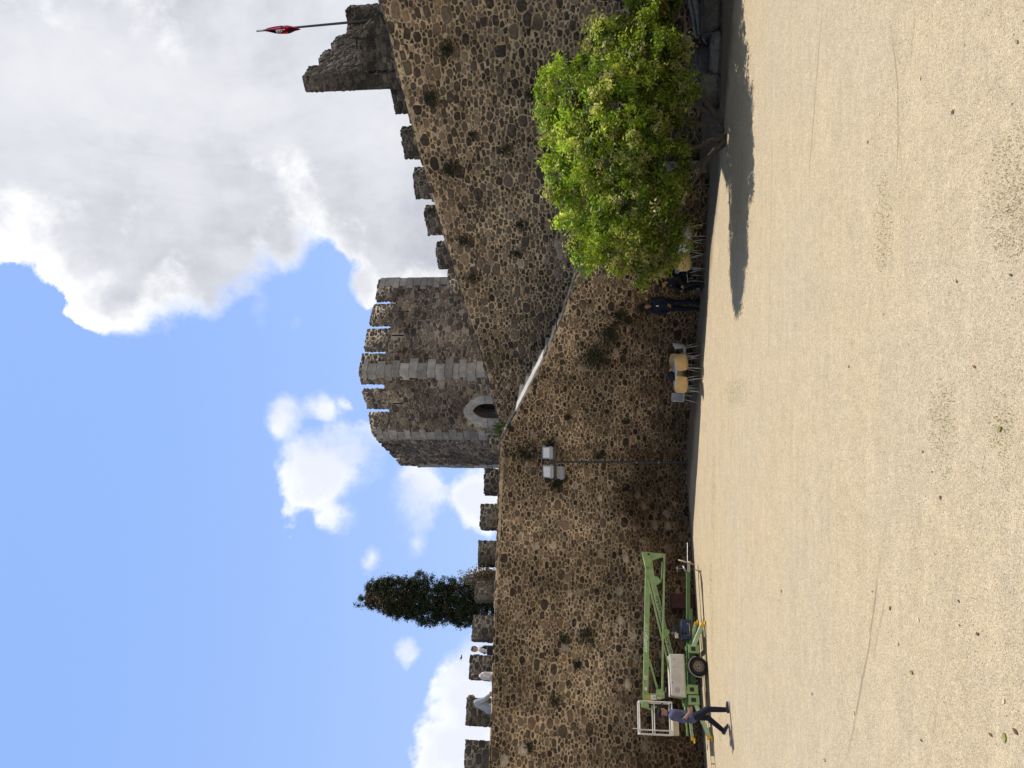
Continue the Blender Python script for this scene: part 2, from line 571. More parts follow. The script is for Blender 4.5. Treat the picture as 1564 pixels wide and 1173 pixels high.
CL_WALL = [(.135, .07), (.085, .5), (.058, 2.2), (.038, 6)]
CL_UP = [(.16, .14), (.108, .6), (.075, 2.2), (.048, 6)]
CL_TOWER = [(.15, .4), (.11, 1.4), (.08, 3), (.05, 6)]
CL_MER = [(.12, .7), (.085, 2), (.055, 6)]

# ---- left curtain wall -------------------------------------------------
rnd = random.Random(11)
wallA = thing('curtain_wall', 'low tan rubble courtyard wall behind the green boom lift, topped by a row of square merlons', 'wall', A0)
ext = 4.0
def oA(x, y, off=0): return on_plane(x, y, A0 + nA*off, nA)
uA0 = -ext
zL = oA(748, 1173).z; zR = oA(764, 690).z
zext = zL + (zL-zR)/LA*ext*.4
# pale reused blocks appear only low in this wall
def col_A(c, u, v, r):
    if v < 3.2 and r.random() < .03:
        k = .9+.5*r.random(); return (.30*k, .275*k, .24*k, 1)
    return c
PRE_A = []
rp = random.Random(19)
for x, y, r_ in ((974, 757, .17), (983, 773, .15), (1018, 784, .18), (1001, 802, .20), (1020, 803, .19), (916, 761, .14), (931, 745, .12), (819, 834, .17), (845, 834, .15), (918, 846, .16), (956, 853, .17), (946, 903, .20), (1021, 838, .20), (948, 948, .17), (967, 973, .16), (958, 1044, .17), (1011, 1097, .18), (790, 940, .17), (800, 1145, .2), (770, 1162, .2), (1035, 905, .13), (870, 905, .13), (1030, 770, .12), (1010, 1000, .14), (985, 1140, .18)):
    p_ = oA(x, y); k_ = .7+.5*rp.random()
    PRE_A.append(((p_-A0).dot(dA), p_.z, r_*.62, (.56*k_, .52*k_, .47*k_, 1)))
mb = MB()
TA = 2.5                         # wall-walk width
polyA = [(uA0, -.2), (LA, -.2), (LA, zR), (0, zL), (uA0, zext)]
wall_face(mb, A0, dA, nA, polyA, CL_WALL, .030, .034, PAL_WALL, 5, colfn=col_A, pre=PRE_A)
cap_row(mb, A0+dA*uA0+Z*zext, A0+Z*zL, -nA, .4, rnd, PAL_WALL, .04, .10)
cap_row(mb, A0+Z*zL, A0+dA*LA+Z*zR, -nA, .4, rnd, PAL_WALL, .03, .09)
# parapet body, wall-walk and far side as solid masonry
def slab(mb, O, d, n, u0, u1, z0a, z0b, z1a, z1b, off0, off1, m=0):
    p = []
    for off in (off0, off1):
        p += [O+d*u0+n*(-off)+Z*z0a, O+d*u1+n*(-off)+Z*z0b, O+d*u1+n*(-off)+Z*z1b, O+d*u0+n*(-off)+Z*z1a]
    mb.add(p, [(0,1,2,3),(7,6,5,4),(3,2,6,7),(0,4,5,1),(1,5,6,2),(4,0,3,7)], m=m)
slab(mb, A0, dA, nA, uA0, LA-.01, -.2, -.2, zext-.005, zR-.005, .004, .45)
slab(mb, A0, dA, nA, uA0, LA-.01, -.2, -.2, zext-.95, zR-.95, .452, TA)
slab(mb, A0, dA, nA, uA0, LA-.01, -.2, -.2, zext-.10, zR-.10, TA+.002, TA+.6)
mb.build('wall_body', [M['mortar'], M['stone']], wallA, True)

def merlon(parent, P, d, n, L, T, zb, zt, seed, pal=PAL_GREY, mats=('mortar_grey', 'stone_grey'), slope=0.0, name='merlon', ends=True, cls=None, cap=True):
    """P = front-left foot on plan (world), runs L along d, T deep away from n"""
    r = random.Random(seed); mb = MB()
    j = lambda: (r.random()-.5)*.07
    b = [P, P+d*L, P+d*L-n*T, P-n*T]
    top = [Vector((p.x, p.y, zt+j()+(slope if i in (1, 2) else 0)))+d*j()*.7+n*j()*.4 for i, p in enumerate(b)]
    bot = [Vector((p.x, p.y, zb)) for p in b]
    mb.add(bot+top, [(0,1,5,4),(1,2,6,5),(2,3,7,6),(3,0,4,7),(4,5,6,7)], m=0)
    cls = cls or CL_MER
    H0 = top[0].z-zb; H1 = top[1].z-zb
    for (o, dd, nn, l, ha, hb) in ((bot[0], d, n, L, H0, H1), (bot[1], -n, d, T, H1, top[2].z-zb), (bot[3], n, -d, T, top[3].z-zb, H0)):
        if nn is not n and not ends: continue
        stones(mb, o, dd, Z, nn, [(0.0, 0.0), (l, 0.0), (l, hb+.02), (0.0, ha+.02)], cls, .016, .03, pal, seed*7+int(l*100), 1.2, None, 1, .03)
    if cap: cap_row(mb, top[0]+d*.02, top[1]-d*.02, -n, T*.9, r, pal, .04, .075, .14, .32, drop=.1, inset=.03)
    return mb.build(name, [M[mats[0]], M[mats[1]]], parent, True)

MER_A = [(716, 750, 740), (770, 804, 735), (826, 861, 731), (881, 916, 728), (940, 977, 723), (1001, 1036, 719), (1066, 1107, 714), (1131, 1176, 710), (1200, 1248, 706)]
offM = TA
PA2 = A0 - nA*offM
for i, (ya, yb, xt) in enumerate(MER_A):
    pr = on_plane(xt, ya, PA2, nA); pl = on_plane(xt, yb, PA2, nA)
    foot = Vector((pl.x, pl.y, 0))
    merlon(wallA, foot, dA, nA, (pr-pl).length, .55, zR-.35, (pr.z+pl.z)/2, 100+i)

# ---- stair wall (outer stringer of the flight of steps) -----------------
stair = thing('stair_wall', 'rubble stair wall with sloping pale coping behind the two men and the chairs', 'wall', A1)
def oB(x, y): return on_plane(x, y, A1, nB)
kB = [uz(oB(x, y), A1, dB) for x, y in ((765, 672), (790, 627), (832, 545), (856, 490), (880, 420))]
zB0 = kB[0][1]
uE = kB[-1][0]+2.9; zE = 1.7
mb = MB()
topB = [(0.0, zR), (kB[0][0], zB0)] + kB[1:] + [(uE, zE)]
for i in range(len(topB)-1):
    (ua, za), (ub, zb) = topB[i], topB[i+1]
face_panel(mb, A1, dB, Z, [(0.0, -.2), (uE, -.2)] + topB[::-1], (), 0)
# stones: two convex polygons (flat-topped left piece, sloping piece)
def line_top(u):
    for i in range(len(topB)-1):
        (ua, za), (ub, zb) = topB[i], topB[i+1]
        if ua <= u <= ub: return za+(zb-za)*(u-ua)/(ub-ua)
    return zE
hull = [(0.0, -.2), (uE, -.2), (uE, zE), (kB[4][0], kB[4][1]), (kB[0][0], zB0), (0.0, max(zR, zB0))]
stones(mb, A1, dB, Z, nB, hull, CL_WALL, .030, .034, PAL_WALL, 21, 1.4, lambda u, v: v > line_top(u)-.06, 1, 0, None)
slab_t = .5
for i in range(len(topB)-1):
    (ua, za), (ub, zb) = topB[i], topB[i+1]
    slab(mb, A1, dB, nB, ua, ub, -.2, -.2, za-.004, zb-.004, .004, slab_t)
mb.build('wall_body', [M['mortar'], M['stone']], stair, True)
# coping: pale smooth lime strip on the sloping edge
mb = MB()
cop = topB[1:]
for i in range(len(cop)-1):
    (ua, za), (ub, zb) = cop[i], cop[i+1]
    a = A1+dB*ua+Z*(za+.03)-nB*.22; b = A1+dB*ub+Z*(zb+.03)-nB*.22
    mb.m = 0 if i == 1 else 1
    if i == 1: mb.beam(a, b, .56, .07, bev=.015)
    else: cap_row(mb, A1+dB*ua+Z*za, A1+dB*ub+Z*zb, -nB, .46, rnd, PAL_GREY, .04, .09, .18, .42, m=1, drop=.0)
M['coping'] = simple('worn_coping', (.44, .41, .37), .9, 0, .35, 4, .5, 30, .1, .5, (.13, .12, .10))
M['coping_dark'] = simple('dark_damp_coping', (.07, .066, .062), .9, 0, .35, 4, .5, 30, .1)
mb.build('coping', [M['coping'], M['stone_turret']], stair, True, True, 40)
# the steps themselves
mb = MB()
nst = 17
for k in range(nst):
    t0 = k/nst; t1 = (k+1)/nst
    ua = kB[0][0]+(uE-kB[0][0])*t0; ub = kB[0][0]+(uE-kB[0][0])*t1
    zz = line_top((ua+ub)/2)-.35
    w = 2.9-1.2*t0
    slab(mb, A1, dB, nB, ua, ub-.002, -.2, -.2, zz, zz, slab_t+.003, w)
mb.build('stair_steps', M['coping'], stair, True, False)

# ---- upper right curtain wall -------------------------------------------
rnd = random.Random(31)
wallC = thing('curtain_wall', 'tall grey rubble wall rising to the right behind the bush, with sloping top and merlons', 'wall', C0)
def oC(x, y, off=0): return on_plane(x, y, C1 - nC*off, nC)
kC = [uz(oC(x, y), C1, dC) for x, y in ((762, 640), (757, 620), (738, 548), (703, 440), (668, 325), (640, 232), (610, 120), (582, 0))]
extC = 3.5
slopeC = (kC[-1][1]-kC[-2][1])/(kC[-1][0]-kC[-2][0])
uCe = kC[-1][0]+extC; zCe = kC[-1][1]+slopeC*extC
uC0 = kC[0][0]-1.5
topC = [(uC0, kC[0][1]-.2)] + kC + [(uCe, zCe)]
mb = MB()
face_panel(mb, C1, dC, Z, [(uC0, -.2), (uCe, -.2)] + topC[::-1], (), 0)
def line_topC(u):
    for i in range(len(topC)-1):
        (ua, za), (ub, zb) = topC[i], topC[i+1]
        if ua <= u <= ub: return za+(zb-za)*(u-ua)/(ub-ua)
    return zCe
zmx = max(z for _, z in topC)
hullC = [(uC0, -.2), (uCe, -.2), (uCe, zmx+.1), (uC0, zmx+.1)]
def col_C(c, u, v, r):
    # darker bluish band low on the wall beside the steps, browner towards the top
    t = min(1, max(0, (v-6.3)/1.5))
    return (c[0]*(1+.22*t), c[1]*(1+.10*t), c[2]*(1-.02*t), 1)
def skipC(u, v):
    if v > line_topC(u)-.05: return True
    return False
stones(mb, C1, dC, Z, nC, hullC, CL_UP, .032, .04, PAL_UP, 33, 1.38, skipC, 1, 0, col_C)
for i in range(len(topC)-1):
    (ua, za), (ub, zb) = topC[i], topC[i+1]
    cap_row(mb, C1+dC*ua+Z*za, C1+dC*ub+Z*zb, -nC, .35, rnd, PAL_UP, .03, .12, .15, .4, drop=.15)
    slab(mb, C1, dC, nC, ua, ub, -.2, -.2, za-.005, zb-.005, .004, .42)
    slab(mb, C1, dC, nC, ua, ub, -.2, -.2, za-.9, zb-.9, .424, 1.5)
mb.build('wall_body', [M['mortar_up'], M['stone_up']], wallC, True)
MER_C = [(411, 372, 669, 1.25), (359, 315, 652, 1.25), (304, 256, 635, 1.25), (243, 192, 616, 1.25)]
offC = 1.2
PC2 = C1 - nC*offC
for i, (ya, yb, xt, T) in enumerate(MER_C):
    # front face spans all but the last sliver, which is the near end
    yn = yb + (ya-yb)*.24
    pl = on_plane(xt, ya, PC2, nC); pr = on_plane(xt, yn, PC2, nC)
    ul = (pl-PC2).dot(dC); ur = (pr-PC2).dot(dC)
    zt = pr.z
    P = PC2 + dC*ul; P = Vector((P.x, P.y, 0))
    merlon(wallC, P, dC, nC, (ur-ul)*1.04, .55, line_topC(ul)-1.0, zt+.10, 200+i, slope=.0)
# low merlon butting the tower corner
pl = on_plane(682, 452, C1-nC*.7, nC); pr = on_plane(684, 418, C1-nC*.7, nC)
P = Vector((pl.x, pl.y, 0))
merlon(wallC, P, dC, nC, (pr-pl).length, .6, 6.3, pr.z, 210, pal=PAL_TOWER, mats=('mortar_tower', 'stone_tower'))
# low dark parapet left of the turret
PC3 = C1 - nC*.5
pl = on_plane(627, 173, PC3, nC); pr = on_plane(592, 128, PC3, nC)
P = Vector((pl.x, pl.y, 0)); Lp = (Vector((pr.x, pr.y, 0))-P).length
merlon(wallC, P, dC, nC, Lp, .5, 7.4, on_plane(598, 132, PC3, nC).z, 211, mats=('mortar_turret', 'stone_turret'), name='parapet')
# ---- stepped turret parapet at the right end ------------------------------
tur = thing('turret', 'dark stepped turret parapet beside the flagpole at the top right of the wall', 'turret', Vector((C0.x, C0.y, 0)))
PC4 = C1 - nC*.35
tip = on_plane(463.6, 116.4, PC4, nC)          # near vertical edge of the cross wall
tipg = Vector((tip.x, tip.y, 0))
eL = on_plane(476, 141, PC4, nC)
wT = (Vector((eL.x, eL.y, 0))-tipg).length     # width of its end face
def oT(x, y): return on_plane(x, y, tipg, dC)  # right-hand face of the cross wall
def tq(x, y):
    p = oT(x, y); return ((p-tipg).dot(-nC), p.z)
prof = [(0.0, tip.z)] + [tq(*q) for q in ((474.6, 100.5), (488.7, 99.2), (486.9, 89.5), (497.6, 76.7), (509, 75.2), (507, 67), (518, 53.7), (529, 52.5), (530, 39))]
uM = prof[-1][0]; zM = prof[-1][1]
mb = MB()
outl = [(0.0, 6.0), (uM, 6.0)] + prof[::-1]
vs = [tipg + (-nC)*u + Z*z for u, z in outl]
mb.prism(vs, -dC*wT, m=0)
segs = [(prof[0], prof[1]), (prof[3], prof[4]), (prof[6], prof[7])]
zlow = min(p[1] for p in prof[:8])
def prof_top(u):
    for i in range(len(prof)-1):
        (ua, za), (ub, zb) = prof[i], prof[i+1]
        if ua <= u <= ub and ub > ua: return za+(zb-za)*(u-ua)/(ub-ua)
    return zM
stones(mb, tipg, -nC, Z, dC, [(0.0, 6.0), (uM, 6.0), (uM, tip.z), (0.0, tip.z)], CL_MER, .014, .03, PAL_GREY, 301, 1.35, lambda u, v: v > prof_top(u)-.05, 1, .02)
stones(mb, tipg-dC*wT, dC, Z, nC, [(0.0, 6.0), (wT, 6.0), (wT, tip.z), (0.0, eL.z)], CL_MER, .014, .03, PAL_GREY, 302, 1.2, None, 1, .02)
rr = random.Random(6)
for a, b in segs:
    pa = tipg - nC*a[0]+Z*a[1]; pb = tipg - nC*b[0]+Z*b[1]
    cap_row(mb, pa, pb, -dC, wT, rr, PAL_GREY, .05, .10, .15, .3, drop=.0)
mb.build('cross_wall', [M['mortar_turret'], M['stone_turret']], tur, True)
# front block below the ragged line
PC5 = C1 - nC*.18
q = [on_plane(x, y, PC5, nC) for x, y in ((556, 108), (548, 86), (544, 58), (560, 40), (580, 18))]
uq = [((p-PC5).dot(dC), p.z) for p in q]
mb = MB()
o = [(uq[0][0], 6.0), (uq[-1][0]+3.0, 6.0), (uq[-1][0]+3.0, uq[-1][1]-.3)] + uq[::-1]
PC5g = Vector((PC5.x, PC5.y, 0))
mb.prism([PC5g + dC*u + Z*z for u, z in o], -nC*.5, m=0)
def ftop(u):
    for i in range(len(uq)-1):
        if uq[i][0] <= u <= uq[i+1][0]: return uq[i][1]+(uq[i+1][1]-uq[i][1])*(u-uq[i][0])/(uq[i+1][0]-uq[i][0])
    return uq[-1][1]-.2
mz = max(z for _, z in uq)
stones(mb, PC5g, dC, Z, nC, [(uq[0][0], 7.2), (uq[-1][0]+2, 7.2), (uq[-1][0]+2, mz), (uq[0][0], mz)], CL_MER, .014, .03, PAL_GREY, 305, 1.2, lambda u, v: v > ftop(u)-.04, 1, 0)
for i in range(len(uq)-1):
    cap_row(mb, PC5g+dC*uq[i][0]+Z*uq[i][1], PC5g+dC*uq[i+1][0]+Z*uq[i+1][1], -nC, .45, rr, PAL_TOWER, .04, .10, .10, .25, drop=.1)
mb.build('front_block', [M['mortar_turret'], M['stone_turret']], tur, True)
# rightmost merlon of the turret
PC6 = tipg - nC*(uM+.15)
pl = on_plane(529, 41, PC6, nC); pr = on_plane(527, 16, PC6, nC); pe = on_plane(531, 3, PC6, nC)
P = Vector((pl.x, pl.y, 0))
merlon(tur, P, dC, nC, (Vector((pr.x, pr.y, 0))-P).length, .7, 6.5, pr.z, 212, mats=('mortar_turret', 'stone_turret'))

# ---- the keep ---------------------------------------------------------------
P0 = at(548, 569, 31.0); P1 = at(570, 666, 33.3); P2 = at(612, 711, 37.9); P3 = at(580, 427, 34.1)
ZT = (P0.z+P1.z+P2.z+P3.z)/4
ZTs = [P0.z, P1.z, P2.z, P3.z]
g = lambda p: Vector((p.x, p.y, 0))
G0, G1, G2, G3 = g(P0), g(P1), g(P2), g(P3)
G4 = G3 + (G2-G1) + Vector((.8, .6, 0)); 
keep = thing('stone_tower', 'square-cut rubble keep with white corner quoins, merlons and a pointed doorway', 'tower', G0)
MH = 1.0                               # merlon height
ZF = ZT - MH                           # parapet floor level of the crenels
mb = MB()
def outward(a, b):
    d = (b-a).normalized(); n = Vector((d.y, -d.x, 0))
    c = (G0+G1+G2+G3+G4)/5
    if (c-a).dot(n) > 0: n = -n
    return d, n, (b-a).length
# face 3 (front right)
d3, n3, L3 = outward(G0, G3)
d2, n2, L2 = outward(G1, G0)          # runs from P1 (left) to P0 (right)
d1, n1_, L1 = outward(G2, G1)         # grazing left face, P2 -> P1
Zb = 3.0
def slit_rect(Gp, d, n, x0, x1, y, w=.075):
    pa = on_plane(x0, y, Gp, n); pb = on_plane(x1, y, Gp, n)
    u = (pa-Gp).dot(d); return [(u-w/2, pb.z), (u+w/2, pb.z), (u+w/2, pa.z), (u-w/2, pa.z)]
sl3 = [slit_rect(G0, d3, n3, 607, 625, 475.5), slit_rect(G0, d3, n3, 599, 617, 512.5)]
sl2 = [slit_rect(G1, d2, n2, 600, 616, 616.5)]
# door opening on face 2
def dq(x, y):
    p = on_plane(x, y, G1, n2); return ((p-G1).dot(d2), p.z)
ua, _ = dq(745, 638.5); ub, _ = dq(745, 616); _, zap = dq(722, 627); zsp = dq(742, 627)[1]
uo_a, _ = dq(745, 653); uo_b, _ = dq(745, 604); _, zao = dq(707, 627)
zdoor = 6.2
def arch(u0, u1, zbase, zspring, zapex, n=9):
    um = (u0+u1)/2; pts = [(u0, zbase), (u1, zbase), (u1, zspring)]
    for i in range(1, n+1):
        a = R(60)*i/n; pts.append((um+(u1-um)*(2*math.cos(a)-1), zspring+(zapex-zspring)*math.sin(a)/math.sin(R(60))) if i < n else (um, zapex))
    for i in range(n-1, -1, -1):
        a = R(60)*i/n; pts.append((um-(um-u0)*(2*math.cos(a)-1), zspring+(zapex-zspring)*math.sin(a)/math.sin(R(60))))
    return pts
opening = arch(ua, ub, zdoor, zsp, zap)
outer = arch(uo_a, uo_b, zdoor, zsp, zao)
def in_outer(u, v):
    if u < uo_a-.02 or u > uo_b+.02 or v > zao+.02: return False
    if v < zsp: return True
    um = (uo_a+uo_b)/2; t = abs(u-um)/((uo_b-uo_a)/2)
    return v < zsp+(zao-zsp)*math.sin(math.acos(min(1, t)))+.02
def in_slit(sl):
    def f(u, v):
        for s in sl:
            if s[0][0]-.03 < u < s[1][0]+.03 and s[0][1]-.03 < v < s[2][1]+.03: return True
        return False
    return f
s3f = in_slit(sl3); s2f = in_slit(sl2)
def lerp_top(za, zb, L): return lambda u: za+(zb-za)*u/L
def add_face(G, d, n, L, za, zb, seed, holes, skip, door=False):
    outl = [(0.0, Zb), (L, Zb), (L, zb-MH), (0.0, za-MH)]
    if door:
        op = opening
        outl2 = [(0.0, Zb), (L, Zb), (L, zb-MH), (0.0, za-MH)]
        face_panel(mb, G, d, Z, outl2, list(holes)+[op], 0)
    else: face_panel(mb, G, d, Z, outl, holes, 0)
    stones(mb, G, d, Z, n, [(0.0, 5.6), (L, 5.6), (L, zb-MH), (0.0, za-MH)], CL_TOWER, .024, .034, PAL_TOWER, seed, 1.45, skip, 1, 0)
add_face(G0, d3, n3, L3, P0.z, P3.z, 41, sl3, s3f)
add_face(G1, d2, n2, L2, P1.z, P0.z, 42, sl2, lambda u, v: in_outer(u, v) or s2f(u, v), True)
add_face(G2, d1, n1_, L1, P2.z, P1.z, 43, [], None)
# far sides
for a, b, za, zb in ((G3, G4, P3.z, ZT), (G4, G2, ZT, P2.z)):
    d, n, L = outward(a, b)
    face_panel(mb, a, d, Z, [(0.0, Zb), (L, Zb), (L, zb-MH), (0.0, za-MH)], (), 0)
# roof terrace and recess boxes
rf = [G0, G3, G4, G2, G1]; zr = ZF-.35
mb.add([p+Z*(zr if True else 0) for p in rf], [(0,1,2,3,4)], m=0)
def recess(G, d, n, loop, depth, mat):
    k = len(loop)
    f = [G+d*u+Z*v for u, v in loop]; b = [p-n*depth for p in f]
    fs = [(i, (i+1) % k, k+(i+1) % k, k+i) for i in range(k)]
    mb.add(f+b, fs, m=mat)
    mb.add(b, [tuple(range(k))], m=3)
for s in sl3: recess(G0, d3, n3, s, .5, 3)
for s in sl2: recess(G1, d2, n2, s, .5, 3)
recess(G1, d2, n2, opening, .9, 2)
mb.build('tower_body', [M['mortar_tower'], M['stone_tower'], M['lime_shaded'], M['dark']], keep, True)
# door leaf deep in the recess
mb = MB()
oo = [(u, v) for u, v in opening]
mb.prism([G1+d2*u+Z*v-n2*.62 for u, v in oo], -n2*.06)
mb.build('door', M['oldwood'], keep, True, False)
# arch surround: dressed voussoirs
mb = MB(); r = random.Random(77)
io = opening[2:]; ou = outer[2:]
k = len(ou)
def piece(pts, proud):
    mb.prism([G1+d2*u+Z*v+n2*proud for u, v in pts], -n2*(proud+.25), col=(lambda q_: (q_, q_*.945, q_*.87, 1))(.44+.14*r.random()))
step = 2
i = 0
while i < k-1:
    j = min(i+step, k-1)
    seg_o = ou[i:j+1]; seg_i = io[i:j+1]
    gpx = .012
    pts = list(seg_o) + list(seg_i[::-1])
    cx = sum(p[0] for p in pts)/len(pts); cz = sum(p[1] for p in pts)/len(pts)
    pts = [(cx+(u-cx)*.975, cz+(v-cz)*.975) for u, v in pts]
    piece(pts, .035+.015*r.random()); i = j
z = zdoor
while z < zsp:
    zz = min(zsp, z+.32+.1*r.random())
    piece([(ub, z), (uo_b+.06*r.random(), z), (uo_b+.03*r.random(), zz-.012), (ub, zz-.012)], .04)
    piece([(uo_a-.06*r.random(), z), (ua, z), (ua, zz-.012), (uo_a, zz-.012)], .04)
    z = zz
mb.build('door_surround', M['lime'], keep, True, False)
# quoins: alternating pale blocks wrapping each corner
def quoins(G, da, na, db, nb, z0, z1, wa, wb, seed, lowdark=False, hgt=(.26, .42)):
    r = random.Random(seed); mb = MB(); z = z0; k = 0
    while z < z1-.1:
        zz = min(z1, z+hgt[0]+(hgt[1]-hgt[0])*r.random())
        la = wa*(1.0 if k % 2 else .68)*(.9+.25*r.random()); lb = wb*(.68 if k % 2 else 1.0)*(.9+.25*r.random())
        pr = .062+.012*r.random(); inn = .10; gj = .010
        tip = G+(na+nb)/(1+na.dot(nb))*pr
        poly = [G+da*la+na*pr, tip, G+db*lb+nb*pr, G+db*lb-nb*inn, G-(na+nb)/(1+na.dot(nb))*inn, G+da*la-na*inn]
        poly = [Vector((p.x, p.y, z+gj)) for p in poly]
        q_ = .27+.20*r.random(); c = (q_, q_*.945, q_*.87)
        poly = [q2+Vector((r.random()-.5, r.random()-.5, 0))*.035 for q2 in poly]
        mb.prism(poly, Z*(zz-z-gj*2), col=(c[0], c[1], c[2], 1)); z = zz; k += 1
    return mb.build('corner_quoins', M['lime'], keep, True, False)
zq = on_plane(752, 565, G0, n3).z
quoins(G0, d3, n3, -d2, n2, zq, P0.z-.15, .62, .36, 51)
quoins(G1, d2, n2, -d1, n1_, zq-.4, P1.z-.1, .46, .30, 52)
dd, nn, _ = outward(G2, G4)
quoins(G2, d1, n1_, dd, nn, zq-.6, P2.z-.9, .62, .4, 53)
dd, nn, _ = outward(G3, G4)
quoins(G3, -d3, n3, dd, nn, zq+.3, P3.z-.05, .62, .4, 54)
# merlons of the keep
def kmer(Gp, d, n, ya, yb, xt, L, za, zb, seed, clampa=None, clampb=None, T=.28):
    pa = on_plane(xt, ya, Gp, n); pb = on_plane(xt, yb, Gp, n)
    u0 = (pa-Gp).dot(d) if clampa is None else clampa
    u1 = (pb-Gp).dot(d) if clampb is None else clampb
    f = lambda u: za+(zb-za)*u/L
    zt = f((u0+u1)/2); zb_ = min(f(u0), f(u1))-MH
    merlon(keep, Gp+d*u0, d, n, u1-u0, T, zb_-.01, zt, seed, PAL_TOWER, ('mortar_tower', 'stone_tower'))
kmer(G0, d3, n3, 540, 540.5, 548, L3, P0.z, P3.z, 400, clampa=.02, clampb=(on_plane(552, 540.5, G0, n3)-G0).dot(d3))
kmer(G0, d3, n3, 531.5, 502.6, 560, L3, P0.z, P3.z, 401)
kmer(G0, d3, n3, 492.5, 465, 570, L3, P0.z, P3.z, 402)
kmer(G0, d3, n3, 455, 430, 578, L3, P0.z, P3.z, 403, clampb=L3-.02)
kmer(G1, d2, n2, 587.5, 569, 552, L2, P1.z, P0.z, 404, clampa=(on_plane(552, 586.5, G1, n2)-G1).dot(d2), clampb=L2-.02)
kmer(G1, d2, n2, 624.4, 599.5, 561, L2, P1.z, P0.z, 405)
kmer(G1, d2, n2, 660, 635.5, 570, L2, P1.z, P0.z, 406, clampa=.02)
nm = 4; seg = L1/nm
for i in range(nm):
    u0 = i*seg + (.0 if i == 0 else .22); u1 = (i+1)*seg - (.22 if i < nm-1 else .02)
    f = lambda u: P2.z+(P1.z-P2.z)*u/L1
    merlon(keep, G2+d1*u0, d1, n1_, u1-u0, .5, ZF-.3, f((u0+u1)/2)-.03, 410+i, PAL_TOWER, ('mortar_tower', 'stone_tower'))
dd, nn, LL = outward(G3, G4)
for i in range(3):
    merlon(keep, G3+dd*(.3+i*LL/3+.2), dd, nn, LL/3-.55, .5, ZF-.3, ZT, 420+i, PAL_TOWER, ('mortar_tower', 'stone_tower'), ends=False)

# small ruined wall stub at the foot of the keep, beside the stair head
Ys = 27.6
pa = at(764, 697, Ys); pb = at(744, 667, Ys)
stub = thing('wall_stub', 'dark ruined stub of wall at the foot of the keep left of the doorway', 'wall', (pa.x, pa.y, 0))
merlon(stub, Vector((pa.x, pa.y, 0)), Vector((1, 0, 0)), Vector((0, -1, 0)), pb.x-pa.x, .7, 5.2, pb.z, 430, name='rubble_block')
